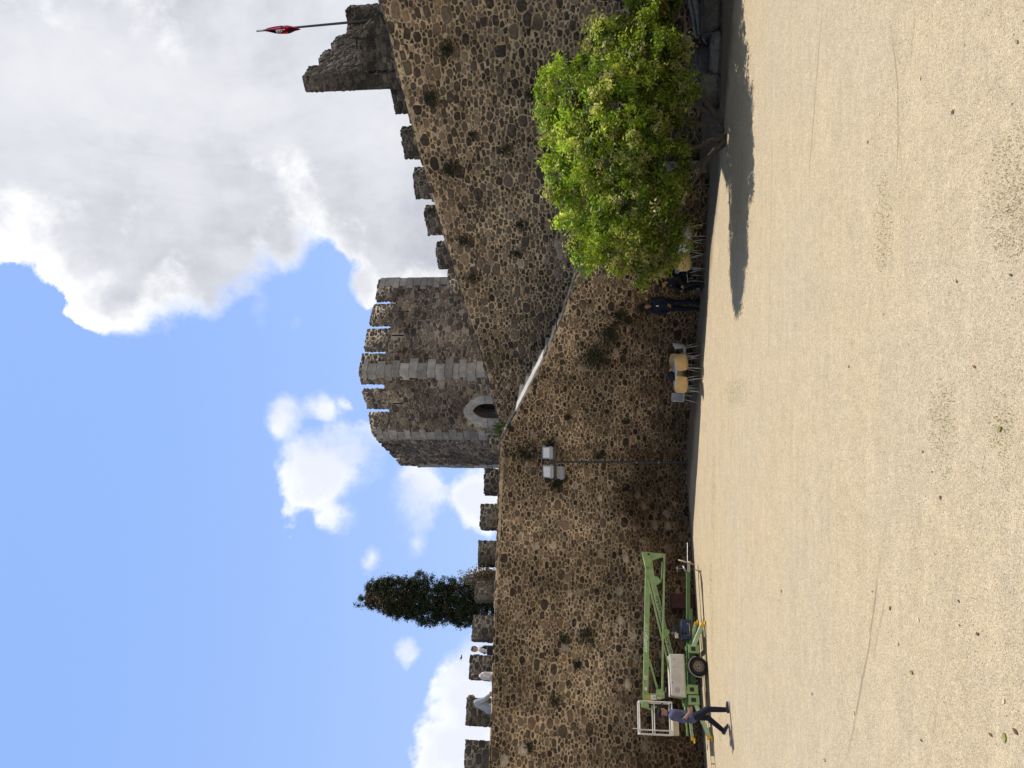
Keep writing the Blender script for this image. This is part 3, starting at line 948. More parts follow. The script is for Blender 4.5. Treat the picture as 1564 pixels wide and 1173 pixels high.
# ------------------------------------------------------------------ ground: one sheet of pale gravelly sand
def ground_mat():
    m, nt, out = new_mat('gravel_sand'); N = NT(nt)
    p = N.pos()
    n0 = N.noise(p, .22, 5, .6)               # broad tone patches
    n1 = N.noise(p, 1.3, 6, .65)
    n2 = N.noise(p, 14, 6, .7)
    vor = N.n('ShaderNodeTexVoronoi', feature='F1'); N.put(vor.inputs['Vector'], p); vor.inputs['Scale'].default_value = 115
    vor2 = N.n('ShaderNodeTexVoronoi', feature='F1'); N.put(vor2.inputs['Vector'], p); vor2.inputs['Scale'].default_value = 48
    sep = N.n('ShaderNodeSeparateColor'); N.put(sep.inputs[0], vor.outputs['Color'])
    sep2 = N.n('ShaderNodeSeparateColor'); N.put(sep2.inputs[0], vor2.outputs['Color'])
    warm = N.mix(N.ramp(n0, .35, .66), (.555, .437, .272, 1), (.54, .434, .288, 1))
    base = N.mix(1.0, warm, N.ramp(n1, .25, .75, .94, 1.06, False), 'MULTIPLY')
    grain = N.ramp(sep.outputs[0], 0, 1, .74, 1.26, False)
    base = N.mix(1.0, base, grain, 'MULTIPLY')
    # odd darker and paler grains
    dk = N.math('MULTIPLY', N.math('GREATER_THAN', sep.outputs[1], .90), N.ramp(n2, .4, .6, .35, 1))
    base = N.mix(N.math('MULTIPLY', dk, .75), base, (.13, .10, .07, 1))
    lt = N.math('GREATER_THAN', sep.outputs[2], .93)
    base = N.mix(N.math('MULTIPLY', lt, .5), base, (.62, .57, .48, 1))
    dk2 = N.math('MULTIPLY', N.math('GREATER_THAN', sep2.outputs[1], .982), N.math('LESS_THAN', vor2.outputs['Distance'], .30))
    base = N.mix(N.math('MULTIPLY', dk2, .6), base, (.12, .09, .065, 1))
    base = N.mix(1.0, base, N.ramp(n2, .25, .75, .84, 1.16, False), 'MULTIPLY')
    # earthy shade band along the walls and under the bush is painted below
    # tyre and rake marks: arcs of large circles broken up by noise
    sp = N.n('ShaderNodeSeparateXYZ'); N.put(sp.inputs[0], p)
    wob = N.math('MULTIPLY', N.math('SUBTRACT', N.noise(p, .5, 3), .5), .25)
    tot = None
    for cx, cy, rad, w, s, mx_, my_, hl in ARCS:
        dx = N.math('SUBTRACT', sp.outputs[0], cx); dy = N.math('SUBTRACT', sp.outputs[1], cy)
        r_ = N.math('SQRT', N.math('ADD', N.math('MULTIPLY', dx, dx), N.math('MULTIPLY', dy, dy)))
        d = N.math('ABSOLUTE', N.math('ADD', N.math('SUBTRACT', r_, rad), wob))
        l = N.math('MULTIPLY', N.ramp(d, w*.3, w, 1, 0), s)
        ex = N.math('SUBTRACT', sp.outputs[0], mx_); ey = N.math('SUBTRACT', sp.outputs[1], my_)
        ed = N.math('SQRT', N.math('ADD', N.math('MULTIPLY', ex, ex), N.math('MULTIPLY', ey, ey)))
        l = N.math('MULTIPLY', l, N.ramp(ed, hl*.55, hl*1.05, 1, 0))
        tot = l if tot is None else N.math('MAXIMUM', tot, l)
    brk = N.ramp(N.noise(p, .8, 5, .65), .34, .54)
    tot = N.math('MULTIPLY', tot, brk)
    # broad streaks of raking across the yard
    mp = N.n('ShaderNodeMapping', i_Scale=(.35, 3.2, 1)); N.put(mp.inputs[0], p)
    stk = N.noise(mp.outputs[0], 1.2, 7, .68)
    base = N.mix(1.0, base, N.ramp(stk, .3, .72, 1.05, .93, False), 'MULTIPLY')
    base = N.mix(N.math('MULTIPLY', tot, .5), base, (.20, .145, .09, 1))
    # moss tinge
    ms = None
    for cx, cy, rx, ry in MOSS:
        dx = N.math('DIVIDE', N.math('SUBTRACT', sp.outputs[0], cx), rx); dy = N.math('DIVIDE', N.math('SUBTRACT', sp.outputs[1], cy), ry)
        r2 = N.math('ADD', N.math('MULTIPLY', dx, dx), N.math('MULTIPLY', dy, dy))
        l = N.ramp(r2, .1, 1.0, 1, 0)
        ms = l if ms is None else N.math('MAXIMUM', ms, l)
    mk = N.math('MULTIPLY', ms, N.ramp(N.noise(p, 9, 6, .75), .50, .66))
    base = N.mix(N.math('MULTIPLY', mk, .45), base, (.30, .28, .10, 1))
    # brown earth at the wall foot, widened to paint the walls' shade
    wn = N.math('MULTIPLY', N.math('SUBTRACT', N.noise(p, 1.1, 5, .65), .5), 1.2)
    shade_band = None
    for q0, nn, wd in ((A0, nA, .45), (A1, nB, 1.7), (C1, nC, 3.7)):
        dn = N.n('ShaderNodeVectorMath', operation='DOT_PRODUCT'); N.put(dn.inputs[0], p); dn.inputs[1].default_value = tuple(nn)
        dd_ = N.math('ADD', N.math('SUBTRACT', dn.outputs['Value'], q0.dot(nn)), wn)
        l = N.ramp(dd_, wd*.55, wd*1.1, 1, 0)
        shade_band = l if shade_band is None else N.math('MAXIMUM', shade_band, l)
    base = N.mix(N.math('MULTIPLY', shade_band, .85), base, N.mix(1.0, (.17, .122, .086, 1), N.ramp(n2, .25, .75, .7, 1.3, False), 'MULTIPLY'))
    h = N.math('ADD', N.math('MULTIPLY', vor.outputs['Distance'], -1.0), N.math('MULTIPLY', vor2.outputs['Distance'], -.7))
    h = N.math('ADD', h, N.math('MULTIPLY', n2, 1.2))
    n4 = N.noise(p, 4.5, 9, .72)
    base = N.mix(1.0, base, N.ramp(n4, .28, .72, .88, 1.10, False), 'MULTIPLY')
    h = N.math('ADD', h, N.math('MULTIPLY', n1, 1.5)); h = N.math('ADD', h, N.math('MULTIPLY', n4, 3.0))
    h = N.math('SUBTRACT', h, N.math('MULTIPLY', tot, 1.0))
    N.bsdf(out, base, .95, N.bump(h, .6, .018), 0, .1)
    return m

def arc3(pa, pb, pc, w, s):
    a, b, c = gp(*pa), gp(*pb), gp(*pc)
    d = 2*(a.x*(b.y-c.y)+b.x*(c.y-a.y)+c.x*(a.y-b.y))
    if abs(d) < 1e-3: d = 1e-3
    q = lambda p: p.x*p.x+p.y*p.y
    ux = (q(a)*(b.y-c.y)+q(b)*(c.y-a.y)+q(c)*(a.y-b.y))/d
    uy = (q(a)*(c.x-b.x)+q(b)*(a.x-c.x)+q(c)*(b.x-a.x))/d
    return (ux, uy, math.hypot(a.x-ux, a.y-uy), w, s, b.x, b.y, max((a-b).length, (c-b).length))
ARCS = [arc3((1290, 1173), (1325, 990), (1343, 850), .035, 1.0), arc3((1362, 840), (1348, 930), (1330, 1010), .03, .7),
        arc3((1258, 0), (1245, 150), (1235, 300), .04, .8), arc3((1366, 300), (1372, 150), (1368, 90), .025, .9),
        arc3((1398, 20), (1396, 60), (1390, 110), .03, .6), arc3((1275, 960), (1288, 1040), (1300, 1090), .025, .5),
        arc3((1180, 100), (1178, 300), (1172, 600), .05, .35), arc3((1475, 845), (1440, 1000), (1420, 1173), .05, .3)]
MOSS = []
for x, y, rx, ry in ((1552, 285, .55, .5), (1545, 330, .4, .3), (1125, 600, .35, 1.6), (1090, 760, 1.6, .35), (1088, 940, 1.5, .3), (1100, 1105, .7, .3), (1440, 650, .5, .3), (1530, 655, .3, .2), (1350, 340, .6, .3), (1085, 880, .8, .25)):
    p = gp(x, y); MOSS.append((p.x, p.y, rx, ry))
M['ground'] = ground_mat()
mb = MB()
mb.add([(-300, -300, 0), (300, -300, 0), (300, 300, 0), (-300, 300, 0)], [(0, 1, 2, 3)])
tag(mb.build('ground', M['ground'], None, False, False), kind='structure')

# ------------------------------------------------------------------ sky, sun, camera
SUN_AZ = R(51)          # clockwise from +Y
SUN_EL = R(66.5)
sun_dir = Vector((math.sin(SUN_AZ)*math.cos(SUN_EL), math.cos(SUN_AZ)*math.cos(SUN_EL), math.sin(SUN_EL)))

def build_world():
    w = bpy.data.worlds.new("World"); scene.world = w; w.use_nodes = True
    w.cycles.sampling_method = 'MANUAL'; w.cycles.sample_map_resolution = 512
    nt = w.node_tree; nt.nodes.clear(); N = NT(nt)
    out = nt.nodes.new('ShaderNodeOutputWorld')
    bg = nt.nodes.new('ShaderNodeBackground')
    sky = nt.nodes.new('ShaderNodeTexSky'); sky.sky_type = 'NISHITA'
    sky.sun_disc = False; sky.sun_elevation = SUN_EL; sky.sun_rotation = SUN_AZ
    sky.altitude = 200; sky.air_density = 1.0; sky.dust_density = .6; sky.ozone_density = 1.2
    d = nt.nodes.new('ShaderNodeTexCoord').outputs['Generated']
    sp = N.n('ShaderNodeSeparateXYZ'); N.put(sp.inputs[0], d)
    az = N.math('ARCTAN2', sp.outputs[0], sp.outputs[1])
    el = N.math('ARCSINE', sp.outputs[2])
    cv = N.n('ShaderNodeCombineXYZ'); N.put(cv.inputs[0], az); N.put(cv.inputs[1], el)
    ae = cv.outputs[0]
    fb = N.noise(d, 7.5, 9, .60, dist=.25)
    fine = N.noise(d, 30, 6, .62)
    def field(blobs):
        F = None
        for x, y, rx, ry, s in blobs:
            if isinstance(x, tuple): ca, ce = x
            else:
                v = ray(x, y).normalized(); ca = math.atan2(v.x, v.y); ce = math.asin(v.z)
            ra = ry/FOC; re = rx/FOC
            if not isinstance(x, tuple):
                ra *= (ray(x, y).normalized().y)/max(.3, math.cos(ce)); re *= .93
            sub = N.n('ShaderNodeVectorMath', operation='SUBTRACT'); N.put(sub.inputs[0], ae); sub.inputs[1].default_value = (ca, ce, 0)
            mul = N.n('ShaderNodeVectorMath', operation='MULTIPLY'); N.put(mul.inputs[0], sub.outputs[0]); mul.inputs[1].default_value = (1/ra, 1/re, 0)
            ln = N.n('ShaderNodeVectorMath', operation='LENGTH'); N.put(ln.inputs[0], mul.outputs[0])
            f = N.math('SUBTRACT', s, N.math('POWER', ln.outputs['Value'], 1.6))
            F = f if F is None else N.math('SMOOTH_MAX', F, f, .35)
        return F
    big = field(CLOUD_BIG)
    small = field(CLOUD_SMALL)
    nb = N.math('ADD', N.math('MULTIPLY', N.math('SUBTRACT', fb, .5), 1.0), N.math('MULTIPLY', N.math('SUBTRACT', fine, .5), .22))
    Db = N.math('ADD', big, N.math('MULTIPLY', nb, 1.9))
    Ds = N.math('ADD', small, N.math('MULTIPLY', nb, 4.2))
    wisp = N.ramp(N.noise(d, 5.0, 4, .5), .40, .66, .07, .55)
    mb_ = N.ramp(Db, .0, wisp)
    ms_ = N.ramp(Ds, -.25, N.math('MULTIPLY', wisp, 3.2))
    # shading inside the big cloud: bright rim, grey belly with soft modelling
    soft = N.noise(d, 3.4, 5, .55)
    soft2 = N.noise(d, 9, 5, .6)
    soft3 = N.noise(d, 2.1, 6, .62, dist=.6)
    belly = N.math('ADD', Db, N.math('ADD', N.math('MULTIPLY', N.math('SUBTRACT', soft, .5), 2.0), N.math('MULTIPLY', N.math('SUBTRACT', soft2, .5), 1.3)))
    g = N.ramp(belly, .04, .62)
    grey = N.mix(N.ramp(soft3, .34, .64), (5.0, 5.2, 5.85, 1), (8.0, 8.15, 8.7, 1))
    grey = N.mix(N.ramp(soft2, .42, .68, 0, .40), grey, (9.3, 9.4, 9.8, 1))
    cb = N.mix(g, (10.8, 10.9, 11.1, 1), grey)
    g2 = N.ramp(N.math('ADD', Ds, N.math('MULTIPLY', N.math('SUBTRACT', soft2, .5), 1.2)), .2, 1.0)
    cs = N.mix(g2, (10.2, 10.4, 11.0, 1), (9.0, 9.2, 9.9, 1))
    blue = N.mix(N.ramp(sp.outputs[1], -.1, .5, .06, .80), sky.outputs[0], N.mix(N.ramp(sp.outputs[2], .05, .6), (4.7, 6.7, 11.3, 1), SKY_TINT))  # bright blue kept to the view side, dimmed behind to cut wall fill
    col = N.mix(N.math('MULTIPLY', ms_, .93), blue, cs)
    col = N.mix(mb_, col, cb)
    # haze lift towards the horizon
    N.put(bg.inputs[0], col); bg.inputs[1].default_value = .1
    nt.links.new(bg.outputs[0], out.inputs[0])
SKY_TINT = (3.6, 5.8, 11.2, 1)
CLOUD_BIG = [(60, 130, 260, 300, 1), (150, 270, 170, 225, 1), (230, 360, 130, 150, .9), (290, 250, 180, 240, 1), (400, 140, 200, 265, 1), (180, 455, 75, 75, .7), (300, 430, 95, 85, .7), (340, 350, 90, 130, .8),
             (590, 150, 180, 250, 1), (560, 270, 90, 160, .9), (590, 350, 75, 130, .8), (555, 440, 45, 60, .6), (650, 330, 90, 130, .9), (420, 360, 60, 55, .6), (20, 330, 90, 70, .7), (500, 200, 120, 200, 1), (700, 400, 60, 70, .8),
             ((2.7, .5), 0, 450, 600, .8), ((-2.4, .45), 0, 300, 500, .8), ((1.5, .35), 0, 350, 500, .9)]  # unseen clouds outside the view, added for ambient fill
CLOUD_SMALL = [(500, 715, 78, 62, 1.1), (470, 745, 45, 45, .9), (530, 690, 60, 45, .9), (515, 785, 45, 42, .8), (432, 640, 36, 45, .75), (490, 625, 55, 30, .45), (635, 770, 50, 75, .8), (640, 830, 30, 45, .6), (735, 760, 50, 65, 1.1), (720, 775, 40, 45, .8),
               (730, 1065, 62, 95, 1.15), (695, 1145, 58, 75, 1.1), (742, 1000, 36, 46, .8), (621, 994, 26, 30, .6), (566, 850, 26, 35, .38), (442, 790, 30, 55, .36), (452, 488, 22, 28, .5), (400, 470, 35, 45, .35), (735, 880, 40, 35, .6)]
build_world()

sl = bpy.data.lights.new('sun', 'SUN'); sl.energy = 4.8; sl.angle = R(.53); sl.color = (1.0, .955, .88)
so = bpy.data.objects.new('sun', sl); COL.objects.link(so)
so.rotation_mode = 'QUATERNION'; so.rotation_quaternion = (-sun_dir).to_track_quat('-Z', 'Y'); so.location = (30, 20, 60)

cd = bpy.data.cameras.new('camera'); cam = bpy.data.objects.new('camera', cd); COL.objects.link(cam)
cd.sensor_width = 36.0; cd.lens = 36.0*FOC/1564.0; cd.clip_end = 2000; cd.clip_start = .05
cam.location = CAM
fwd = Vector((0, CT, ST)); upv = Vector((0, -ST, CT)); rightv = Vector((1, 0, 0))
Mx = Matrix((-upv, rightv, -fwd)).transposed()      # the phone was held upright: the frame is turned a quarter
cam.rotation_euler = Mx.to_euler()
scene.camera = cam
scene.view_settings.view_transform = 'Standard'
scene.view_settings.look = 'None'
scene.view_settings.exposure = 0
scene.view_settings.gamma = 1
scene.cycles.max_bounces = 8
scene.cycles.diffuse_bounces = 4
scene.cycles.transparent_max_bounces = 8
# ------------------------------------------------------------------ vegetation
def leaf_mat(name, trans=.35, rough=.45, bright=1.0):
    m, nt, out = new_mat(name); N = NT(nt)
    a = N.attr('Col').outputs['Color']
    p = N.pos()
    col = N.mix(1.0, a, N.ramp(N.noise(p, 9, 3), .3, .7, .8*bright, 1.2*bright, False), 'MULTIPLY')
    b = nt.nodes.new('ShaderNodeBsdfPrincipled'); N.put(b.inputs['Base Color'], col); b.inputs['Roughness'].default_value = rough
    b.inputs['Specular IOR Level'].default_value = .35
    t = nt.nodes.new('ShaderNodeBsdfTranslucent'); N.put(t.inputs[0], N.mix(1.0, col, (1.35, 1.3, .65, 1), 'MULTIPLY'))
    mx = nt.nodes.new('ShaderNodeMixShader'); mx.inputs[0].default_value = trans
    nt.links.new(b.outputs[0], mx.inputs[1]); nt.links.new(t.outputs[0], mx.inputs[2]); nt.links.new(mx.outputs[0], out.inputs[0])
    return m
M['leaf'] = leaf_mat('bright_leaf', .38)
M['leaf_dark'] = leaf_mat('dark_leaf', .12, .6)
M['bark'] = simple('grey_bark', (.11, .09, .07), .95, 0, .35, 12, .8, 40, .1)

def leaves(mb, C, Nrm, size, col, rs, width=.42, bend=.25):
    """C (k,3) centres, Nrm (k,3) leaf normals: diamond leaves folded along the midrib"""
    k = len(C)
    Nrm = Nrm/np.linalg.norm(Nrm, axis=1, keepdims=True)
    t = rs.normal(size=(k, 3)); t -= Nrm*np.sum(t*Nrm, axis=1, keepdims=True); t /= np.linalg.norm(t, axis=1, keepdims=True)
    b = np.cross(Nrm, t)
    s = (size*(.65+.7*rs.random(k)))[:, None]
    tip = C+t*s*.55-Nrm*s*bend*.3; base = C-t*s*.5
    l = C+b*s*width*.5+Nrm*s*bend*.3; r = C-b*s*width*.5+Nrm*s*bend*.3
    V = np.stack([base, r, tip, l], axis=1).reshape(-1, 3)
    n0 = len(mb.v)
    mb.v.extend(map(tuple, V.tolist()))
    idx = (np.arange(k)*4+n0)
    F = np.stack([idx, idx+1, idx+2, idx, idx+2, idx+3], axis=1).reshape(-1, 3)
    mb.f.extend(F.tolist()); mb.mi.extend([mb.m]*len(F))
    cc = np.repeat(col, 4, axis=0)
    mb.c.extend(map(tuple, cc.tolist()))

def clump_crown(mb, blobs, rs, per_m2=22, leaves_per=46, rad=.24, leaf=.085, cols=None, weights=None, inner=.25, colfn=None, bury=.5, tint=0.0):
    """blobs: (centre, (rx,ry,rz)); sprigs of leaves over the surface of the union"""
    for bi, (c, r) in enumerate(blobs):
        area = 4*PI*((r[0]*r[1])**1.6/3+(r[0]*r[2])**1.6/3+(r[1]*r[2])**1.6/3)**(1/1.6)
        ns = int(area*per_m2)
        d = rs.normal(size=(ns, 3)); d /= np.linalg.norm(d, axis=1, keepdims=True)
        k = np.where(rs.random(ns) < inner, .45+.4*rs.random(ns), .84+.26*rs.random(ns))
        P = np.array(c)+d*np.array(r)*k[:, None]
        # drop sprigs buried in other blobs
        keep = np.ones(ns, bool)
        for bj, (c2, r2) in enumerate(blobs):
            if bj == bi: continue
            q = np.sum(((P-np.array(c2))/np.array(r2))**2, axis=1)
            keep &= ~((q < bury))
        P = P[keep]; d = d[keep]; ns = len(P)
        bt = (1-tint) + 2*tint*rs.random()
        for i in range(ns):
            n = max(6, int(leaves_per*(.5+rs.random())))
            rr = rad*(.6+.8*rs.random())
            off = rs.normal(size=(n, 3))*np.array([rr, rr, rr*.8])*.55
            C = P[i]+off+d[i]*rr*.3
            nr = rs.normal(size=(n, 3))*.75+d[i]*.55+np.array([0, 0, .65])
            ci = rs.choice(len(cols), p=weights)
            base = np.array(cols[ci])
            if colfn is not None: base = colfn(P[i], base, rs)
            f = (.72+.56*rs.random(n))[:, None]*(.85+.3*rs.random())*bt
            cc = np.concatenate([np.clip(base*f, 0, 1), np.ones((n, 1))], axis=1)
            leaves(mb, C, nr, leaf, cc, rs)

# --- the big bush in front of the right-hand wall
rs = np.random.default_rng(5)
bush_base = gp(1109, 205)
bush = thing('bush_tree', 'big bright green many-stemmed bush growing in front of the tall right wall', 'tree', bush_base)
BL = [(1000, 12, 46, -.1), (1015, -45, 55, .3), (930, 92, 52, .5), (990, 90, 58, -.2), (1022, 95, 38, -.5), (880, 160, 60, .5), (950, 160, 70, -.2), (1010, 170, 50, -.7), (884, 243, 50, .3), (950, 240, 66, -.5), (1018, 255, 45, -.8),
      (905, 310, 48, .2), (965, 320, 60, -.4), (1022, 330, 36, -.7), (915, 372, 38, .2), (973, 378, 42, -.2), (1022, 380, 30, -.4), (850, 195, 28, .4), (865, 215, 34, .5), (862, 130, 32, .6), (860, 285, 28, .3), (868, 335, 26, .2), (894, 400, 20, .1), (1000, 402, 22, -.2)]
blobs = []
Yb = 18.3
for x, y, r, dy in BL:
    Y = Yb+dy
    c = at(x, y, Y); q = r*Y/FOC*.93
    blobs.append(((c.x, c.y, c.z), (q*1.02, q*1.0, q*.98)))
rb = np.random.default_rng(41)
puffs = []
for c, r in blobs:
    k = int(7+r[0]*r[0]*9)
    for _ in range(k):
        d = rb.normal(size=3); d /= np.linalg.norm(d)
        if d[2] < -.75: continue
        s_ = r[0]*(.24+.20*rb.random())
        q = .74+.34*rb.random()
        puffs.append(((c[0]+d[0]*r[0]*q, c[1]+d[1]*r[1]*q, c[2]+d[2]*r[2]*q), (s_, s_, s_*.85)))
blobs = [(c, (r[0]*.70, r[1]*.70, r[2]*.70)) for c, r in blobs] + puffs
mb = MB()
GRN = [(.27, .39, .032), (.37, .48, .045), (.47, .51, .11), (.11, .19, .02), (.55, .54, .20), (.31, .42, .036)]
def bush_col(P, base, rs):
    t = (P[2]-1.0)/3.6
    return base*(.34+.86*min(1, max(0, t)))  # lit top and shaded foot of the crown painted into leaf colour
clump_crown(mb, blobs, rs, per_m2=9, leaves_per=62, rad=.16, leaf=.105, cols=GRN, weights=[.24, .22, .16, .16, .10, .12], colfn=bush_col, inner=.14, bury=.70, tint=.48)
# loose sprays breaking the outline
print('bush leaves', len(mb.f)//2)
mb.build('crown', M['leaf'], bush, True, True)
mb = MB()
r = random.Random(8)
stems = [((1104, 192), (1040, 150), (985, 110), -.1), ((1106, 200), (1060, 185), (960, 170), -.2), ((1108, 208), (1065, 225), (950, 250), -.3), ((1108, 215), (1050, 260), (960, 330), -.3), ((1105, 196), (1070, 150), (1010, 60), -.2), ((1108, 210), (1070, 240), (1010, 380), -.4)]
for i, (p0, p1, p2, dy) in enumerate(stems):
    a = gp(*p0); b = at(p1[0], p1[1], a.y+dy); c = at(p2[0], p2[1], a.y+dy+.2)
    a = a - Z*.1
    pts = []
    for k in range(9):
        t = k/8
        q = a*(1-t)**2+b*2*t*(1-t)+c*t*t
        pts.append(q+Vector((r.random()-.5, r.random()-.5, r.random()-.5))*.10*(1 if 0 < k < 8 else 0))
    mb.path(pts, [.085*(1-.75*k/8) for k in range(9)], 8)
    for k in range(3, 9, 1):
        q = pts[k]; e = q+Vector((r.uniform(-.6, .6), r.uniform(-.5, .5), r.uniform(.1, .7)))
        mb.path([q, (q+e)/2+Vector((0, 0, .08)), e], [.025, .017, .006], 5)
mb.build('trunk', M['bark'], bush, True, True)

# --- cypress beyond the left wall
rs = np.random.default_rng(9)
Yc = 31.0
cb_ = at(752, 916, Yc); 
cyp = thing('cypress_tree', 'dark narrow cypress with a browned top standing behind the left wall', 'tree', (cb_.x, Yc, 0))
prof_c = [(563, 918, 8), (570, 913, 17), (582, 910, 27), (597, 909, 32), (615, 911, 35), (636, 913, 37), (660, 915, 40), (685, 917, 41), (710, 919, 42), (735, 920, 44), (765, 921, 45), (800, 921, 46), (840, 921, 46), (880, 921, 44)]
blobs = []
for i, (x, y, r) in enumerate(prof_c):
    c = at(x, y, Yc); q = r*Yc/FOC
    blobs.append(((c.x, c.y, c.z), (q*.80, q*.80, max(.35, q*.62))))
    for k in range(6 if r > 20 else 2):
        a = rs.random()*2*PI
        rad = q*(.50+.16*rs.random())
        s = .34+.20*rs.random()
        if r < 20: s *= .5
        blobs.append(((c.x+math.cos(a)*rad, c.y+math.sin(a)*rad, c.z+(rs.random()-.5)*.6), (s*.8, s*.8, s)))
def cyp_col(P, base, rs):
    top = at(575, 918, Yc)
    d = np.array(P)-np.array(top)
    if abs(d[2]+.15) < .55 and d[0] > -.75 and d[0] < .45 and rs.random() < .75: return np.array((.11, .07, .035))*(.6+.7*rs.random())
    if rs.random() < .06: return np.array((.10, .06, .035))
    return base
mb = MB()
clump_crown(mb, blobs, rs, per_m2=22, leaves_per=40, rad=.115, leaf=.075, bury=.25, cols=[(.022, .036, .016), (.034, .05, .018), (.05, .065, .022), (.016, .026, .014)], weights=[.35, .3, .15, .2], colfn=cyp_col)
print('cypress leaves', len(mb.f)//2)
mb.build('crown', M['leaf_dark'], cyp, True, True)
mb = MB()
mb.path([(cb_.x, Yc, -.1), (cb_.x+.05, Yc, 3), (cb_.x-.05, Yc, 8), (cb_.x, Yc, 11.5)], [.28, .22, .12, .03], 9)
mb.build('trunk', M['bark'], cyp, True, True)

# --- dry creeper beside the cypress
q0 = at(755, 876, 27.6)
crp = thing('dry_shrub', 'dry brown twiggy shrub showing above the wall right of the cypress', 'shrub', (q0.x, q0.y, 0))
mb = MB(); r = random.Random(3); tips = []
for i in range(46):
    a = at(760, 884-r.random()*14, 27.6+r.uniform(-.3, .3)); a.z -= .2
    e = at(700+r.random()**.7*42, 890-r.random()*22, 27.6+r.uniform(-.4, .4))
    m_ = (a+e)/2+Vector((r.uniform(-.15, .15), r.uniform(-.1, .1), r.uniform(-.05, .15)))
    mb.path([a, m_, e], [.012, .008, .004], 4); tips += [m_, e, (m_+e)/2]
mb.path([(q0.x, q0.y, 0), (q0.x+.05, q0.y, 3.5), (q0.x, q0.y, 6.8)], [.07, .05, .03], 6)
mb.build('twigs', M['bark'], crp, True)
mb = MB(); rs = np.random.default_rng(2)
for t in tips:
    n = 9
    C = np.array(t)+rs.normal(size=(n, 3))*.10
    col = np.array([[(.12, .075, .04), (.08, .075, .03), (.16, .10, .05)][rs.integers(3)] for _ in range(n)])
    leaves(mb, C, rs.normal(size=(n, 3)), .085, np.concatenate([col, np.ones((n, 1))], 1), rs)
mb.build('foliage', M['leaf_dark'], crp, True)

# --- weeds rooted in the walls
def weed(x, y, r, P, n, label, seed, drop=.5, dark=1.0, name='wall_weed'):
    rs = np.random.default_rng(seed)
    p = on_plane(x, y, P, n); depth = p.y
    s = r*depth/FOC
    w = thing(name, label, 'weed', p, 0, 'weeds rooted in the walls')
    d = Vector((-n.y, n.x, 0))
    mb = MB()
    k = int(60+s*s*2600)
    A = rs.normal(size=(k, 3))*.5
    A[:, 1] = np.abs(A[:, 1])*.65
    C = np.array(p)+ A[:, [0]]*s*np.array(d)*1.0 + A[:, [1]]*s*np.array(n)*.9 + np.array((0, 0, 1))*(A[:, [2]]*s*1.0-(np.abs(A[:, [0]])*s*.3)-s*drop*.3)
    cols = np.array([(.020, .032, .010), (.032, .046, .014), (.014, .021, .008), (.045, .042, .02)])
    col = cols[rs.integers(0, 4, k)]*(.7+.6*rs.random((k, 1)))*dark
    leaves(mb, C, rs.normal(size=(k, 3))*.8+np.array(n)*.5+np.array((0, 0, .4)), .075, np.concatenate([col, np.ones((k, 1))], 1), rs, .38)
    mb.build('foliage', M['leaf_dark'], w, True)
    mb = MB(); r_ = random.Random(seed)
    for i in range(9):
        e = p+d*r_.uniform(-.7, .7)*s+n*r_.uniform(.1, .6)*s+Z*r_.uniform(-.8, .6)*s
        mb.path([p-n*.03, (p+e)/2+n*.03, e], [.007, .005, .003], 4)
    mb.build('stem', M['bark'], w, True)
WEEDS_A = [(893, 970, 16, 'largest dark weed on the lower left wall, above the boom lift cover'), (860, 977, 9, 'small dark weed high on the left wall, just above the largest weed'), (880, 1014, 9, 'dark weed on the left wall above the standing basket end, between two others'), (845, 1071, 10, 'dark weed on the left wall below the woman in grey'),
           (806, 1141, 8, 'small weed near the left edge of the photo, high on the wall'), (848, 742, 12, 'dark trailing weed on the wall left of the floodlights')]
for i, (x, y, r, l) in enumerate(WEEDS_A): weed(x, y, r, A0, nA, l, 500+i)
WEEDS_B = [(801, 692, 19, 'broad dark moss and ivy patch above the floodlights'), (838, 676, 10, 'dark weed right of the floodlights'), (914, 694, 10, 'small green weed beside the lamp pole, right of it'), (904, 542, 25, 'large dark weed below the sloping coping, left one of the pair'), (928, 510, 21, 'large dark weed below the sloping coping, right one of the pair'), (944, 482, 13, 'dark weed above the standing man in navy'), (978, 470, 9, 'dark weed just behind the head of the standing man'), (866, 637, 8, 'faint weed on the stair wall right of the lamps'), (955, 643, 7, 'small weed halfway up the stair wall')]
for i, (x, y, r, l) in enumerate(WEEDS_B): weed(x, y, r, A1, nB, l, 520+i)
WEEDS_C = [(680, 75, 15, 'weed high on the tall wall under the turret'), (655, 150, 17, 'weed near the wall top left of the turret'), (810, 143, 15, 'dark weed on the tall wall just above the bush'), (686, 258, 14, 'weed on the tall wall under the second merlon from the turret'), (770, 229, 11, 'dark weed midway up the tall wall above the bush crown'), (706, 366, 12, 'weed under the last free merlon of the tall wall'), (793, 343, 9, 'small weed on the tall wall left of the bush top'), (718, 424, 10, 'weed near the tower end of the tall wall'), (788, 386, 9, 'small weed on the tall wall above the left flank of the bush'), (720, 205, 8, 'small weed on the upper part of the tall wall')]
for i, (x, y, r, l) in enumerate(WEEDS_C): weed(x, y, r, C1, nC, l, 540+i, dark=1.1)
# leafy plant on the landing by the door
pl = at(757, 655, 27.0)
lp = thing('landing_plant', 'bright grassy plant beside the doorway of the keep', 'plant', (pl.x, pl.y, pl.z-.35))
mb = MB(); rs = np.random.default_rng(77)
for i in range(60):
    a = np.array((pl.x+rs.normal()*.12, pl.y+rs.normal()*.1, pl.z-.35)); e = a+np.array((rs.normal()*.16, rs.normal()*.12, .25+.3*rs.random()))
    w = np.array((.018, .006, 0)); m_ = (a+e)/2+np.array((0, 0, .06))
    mb.add([a-w, a+w, m_+w, m_-w, e], [(0, 1, 2, 3), (3, 2, 4)], col=(.035+.03*rs.random(), .055+.03*rs.random(), .018, 1))
mb.build('blades', M['leaf'], lp, True)
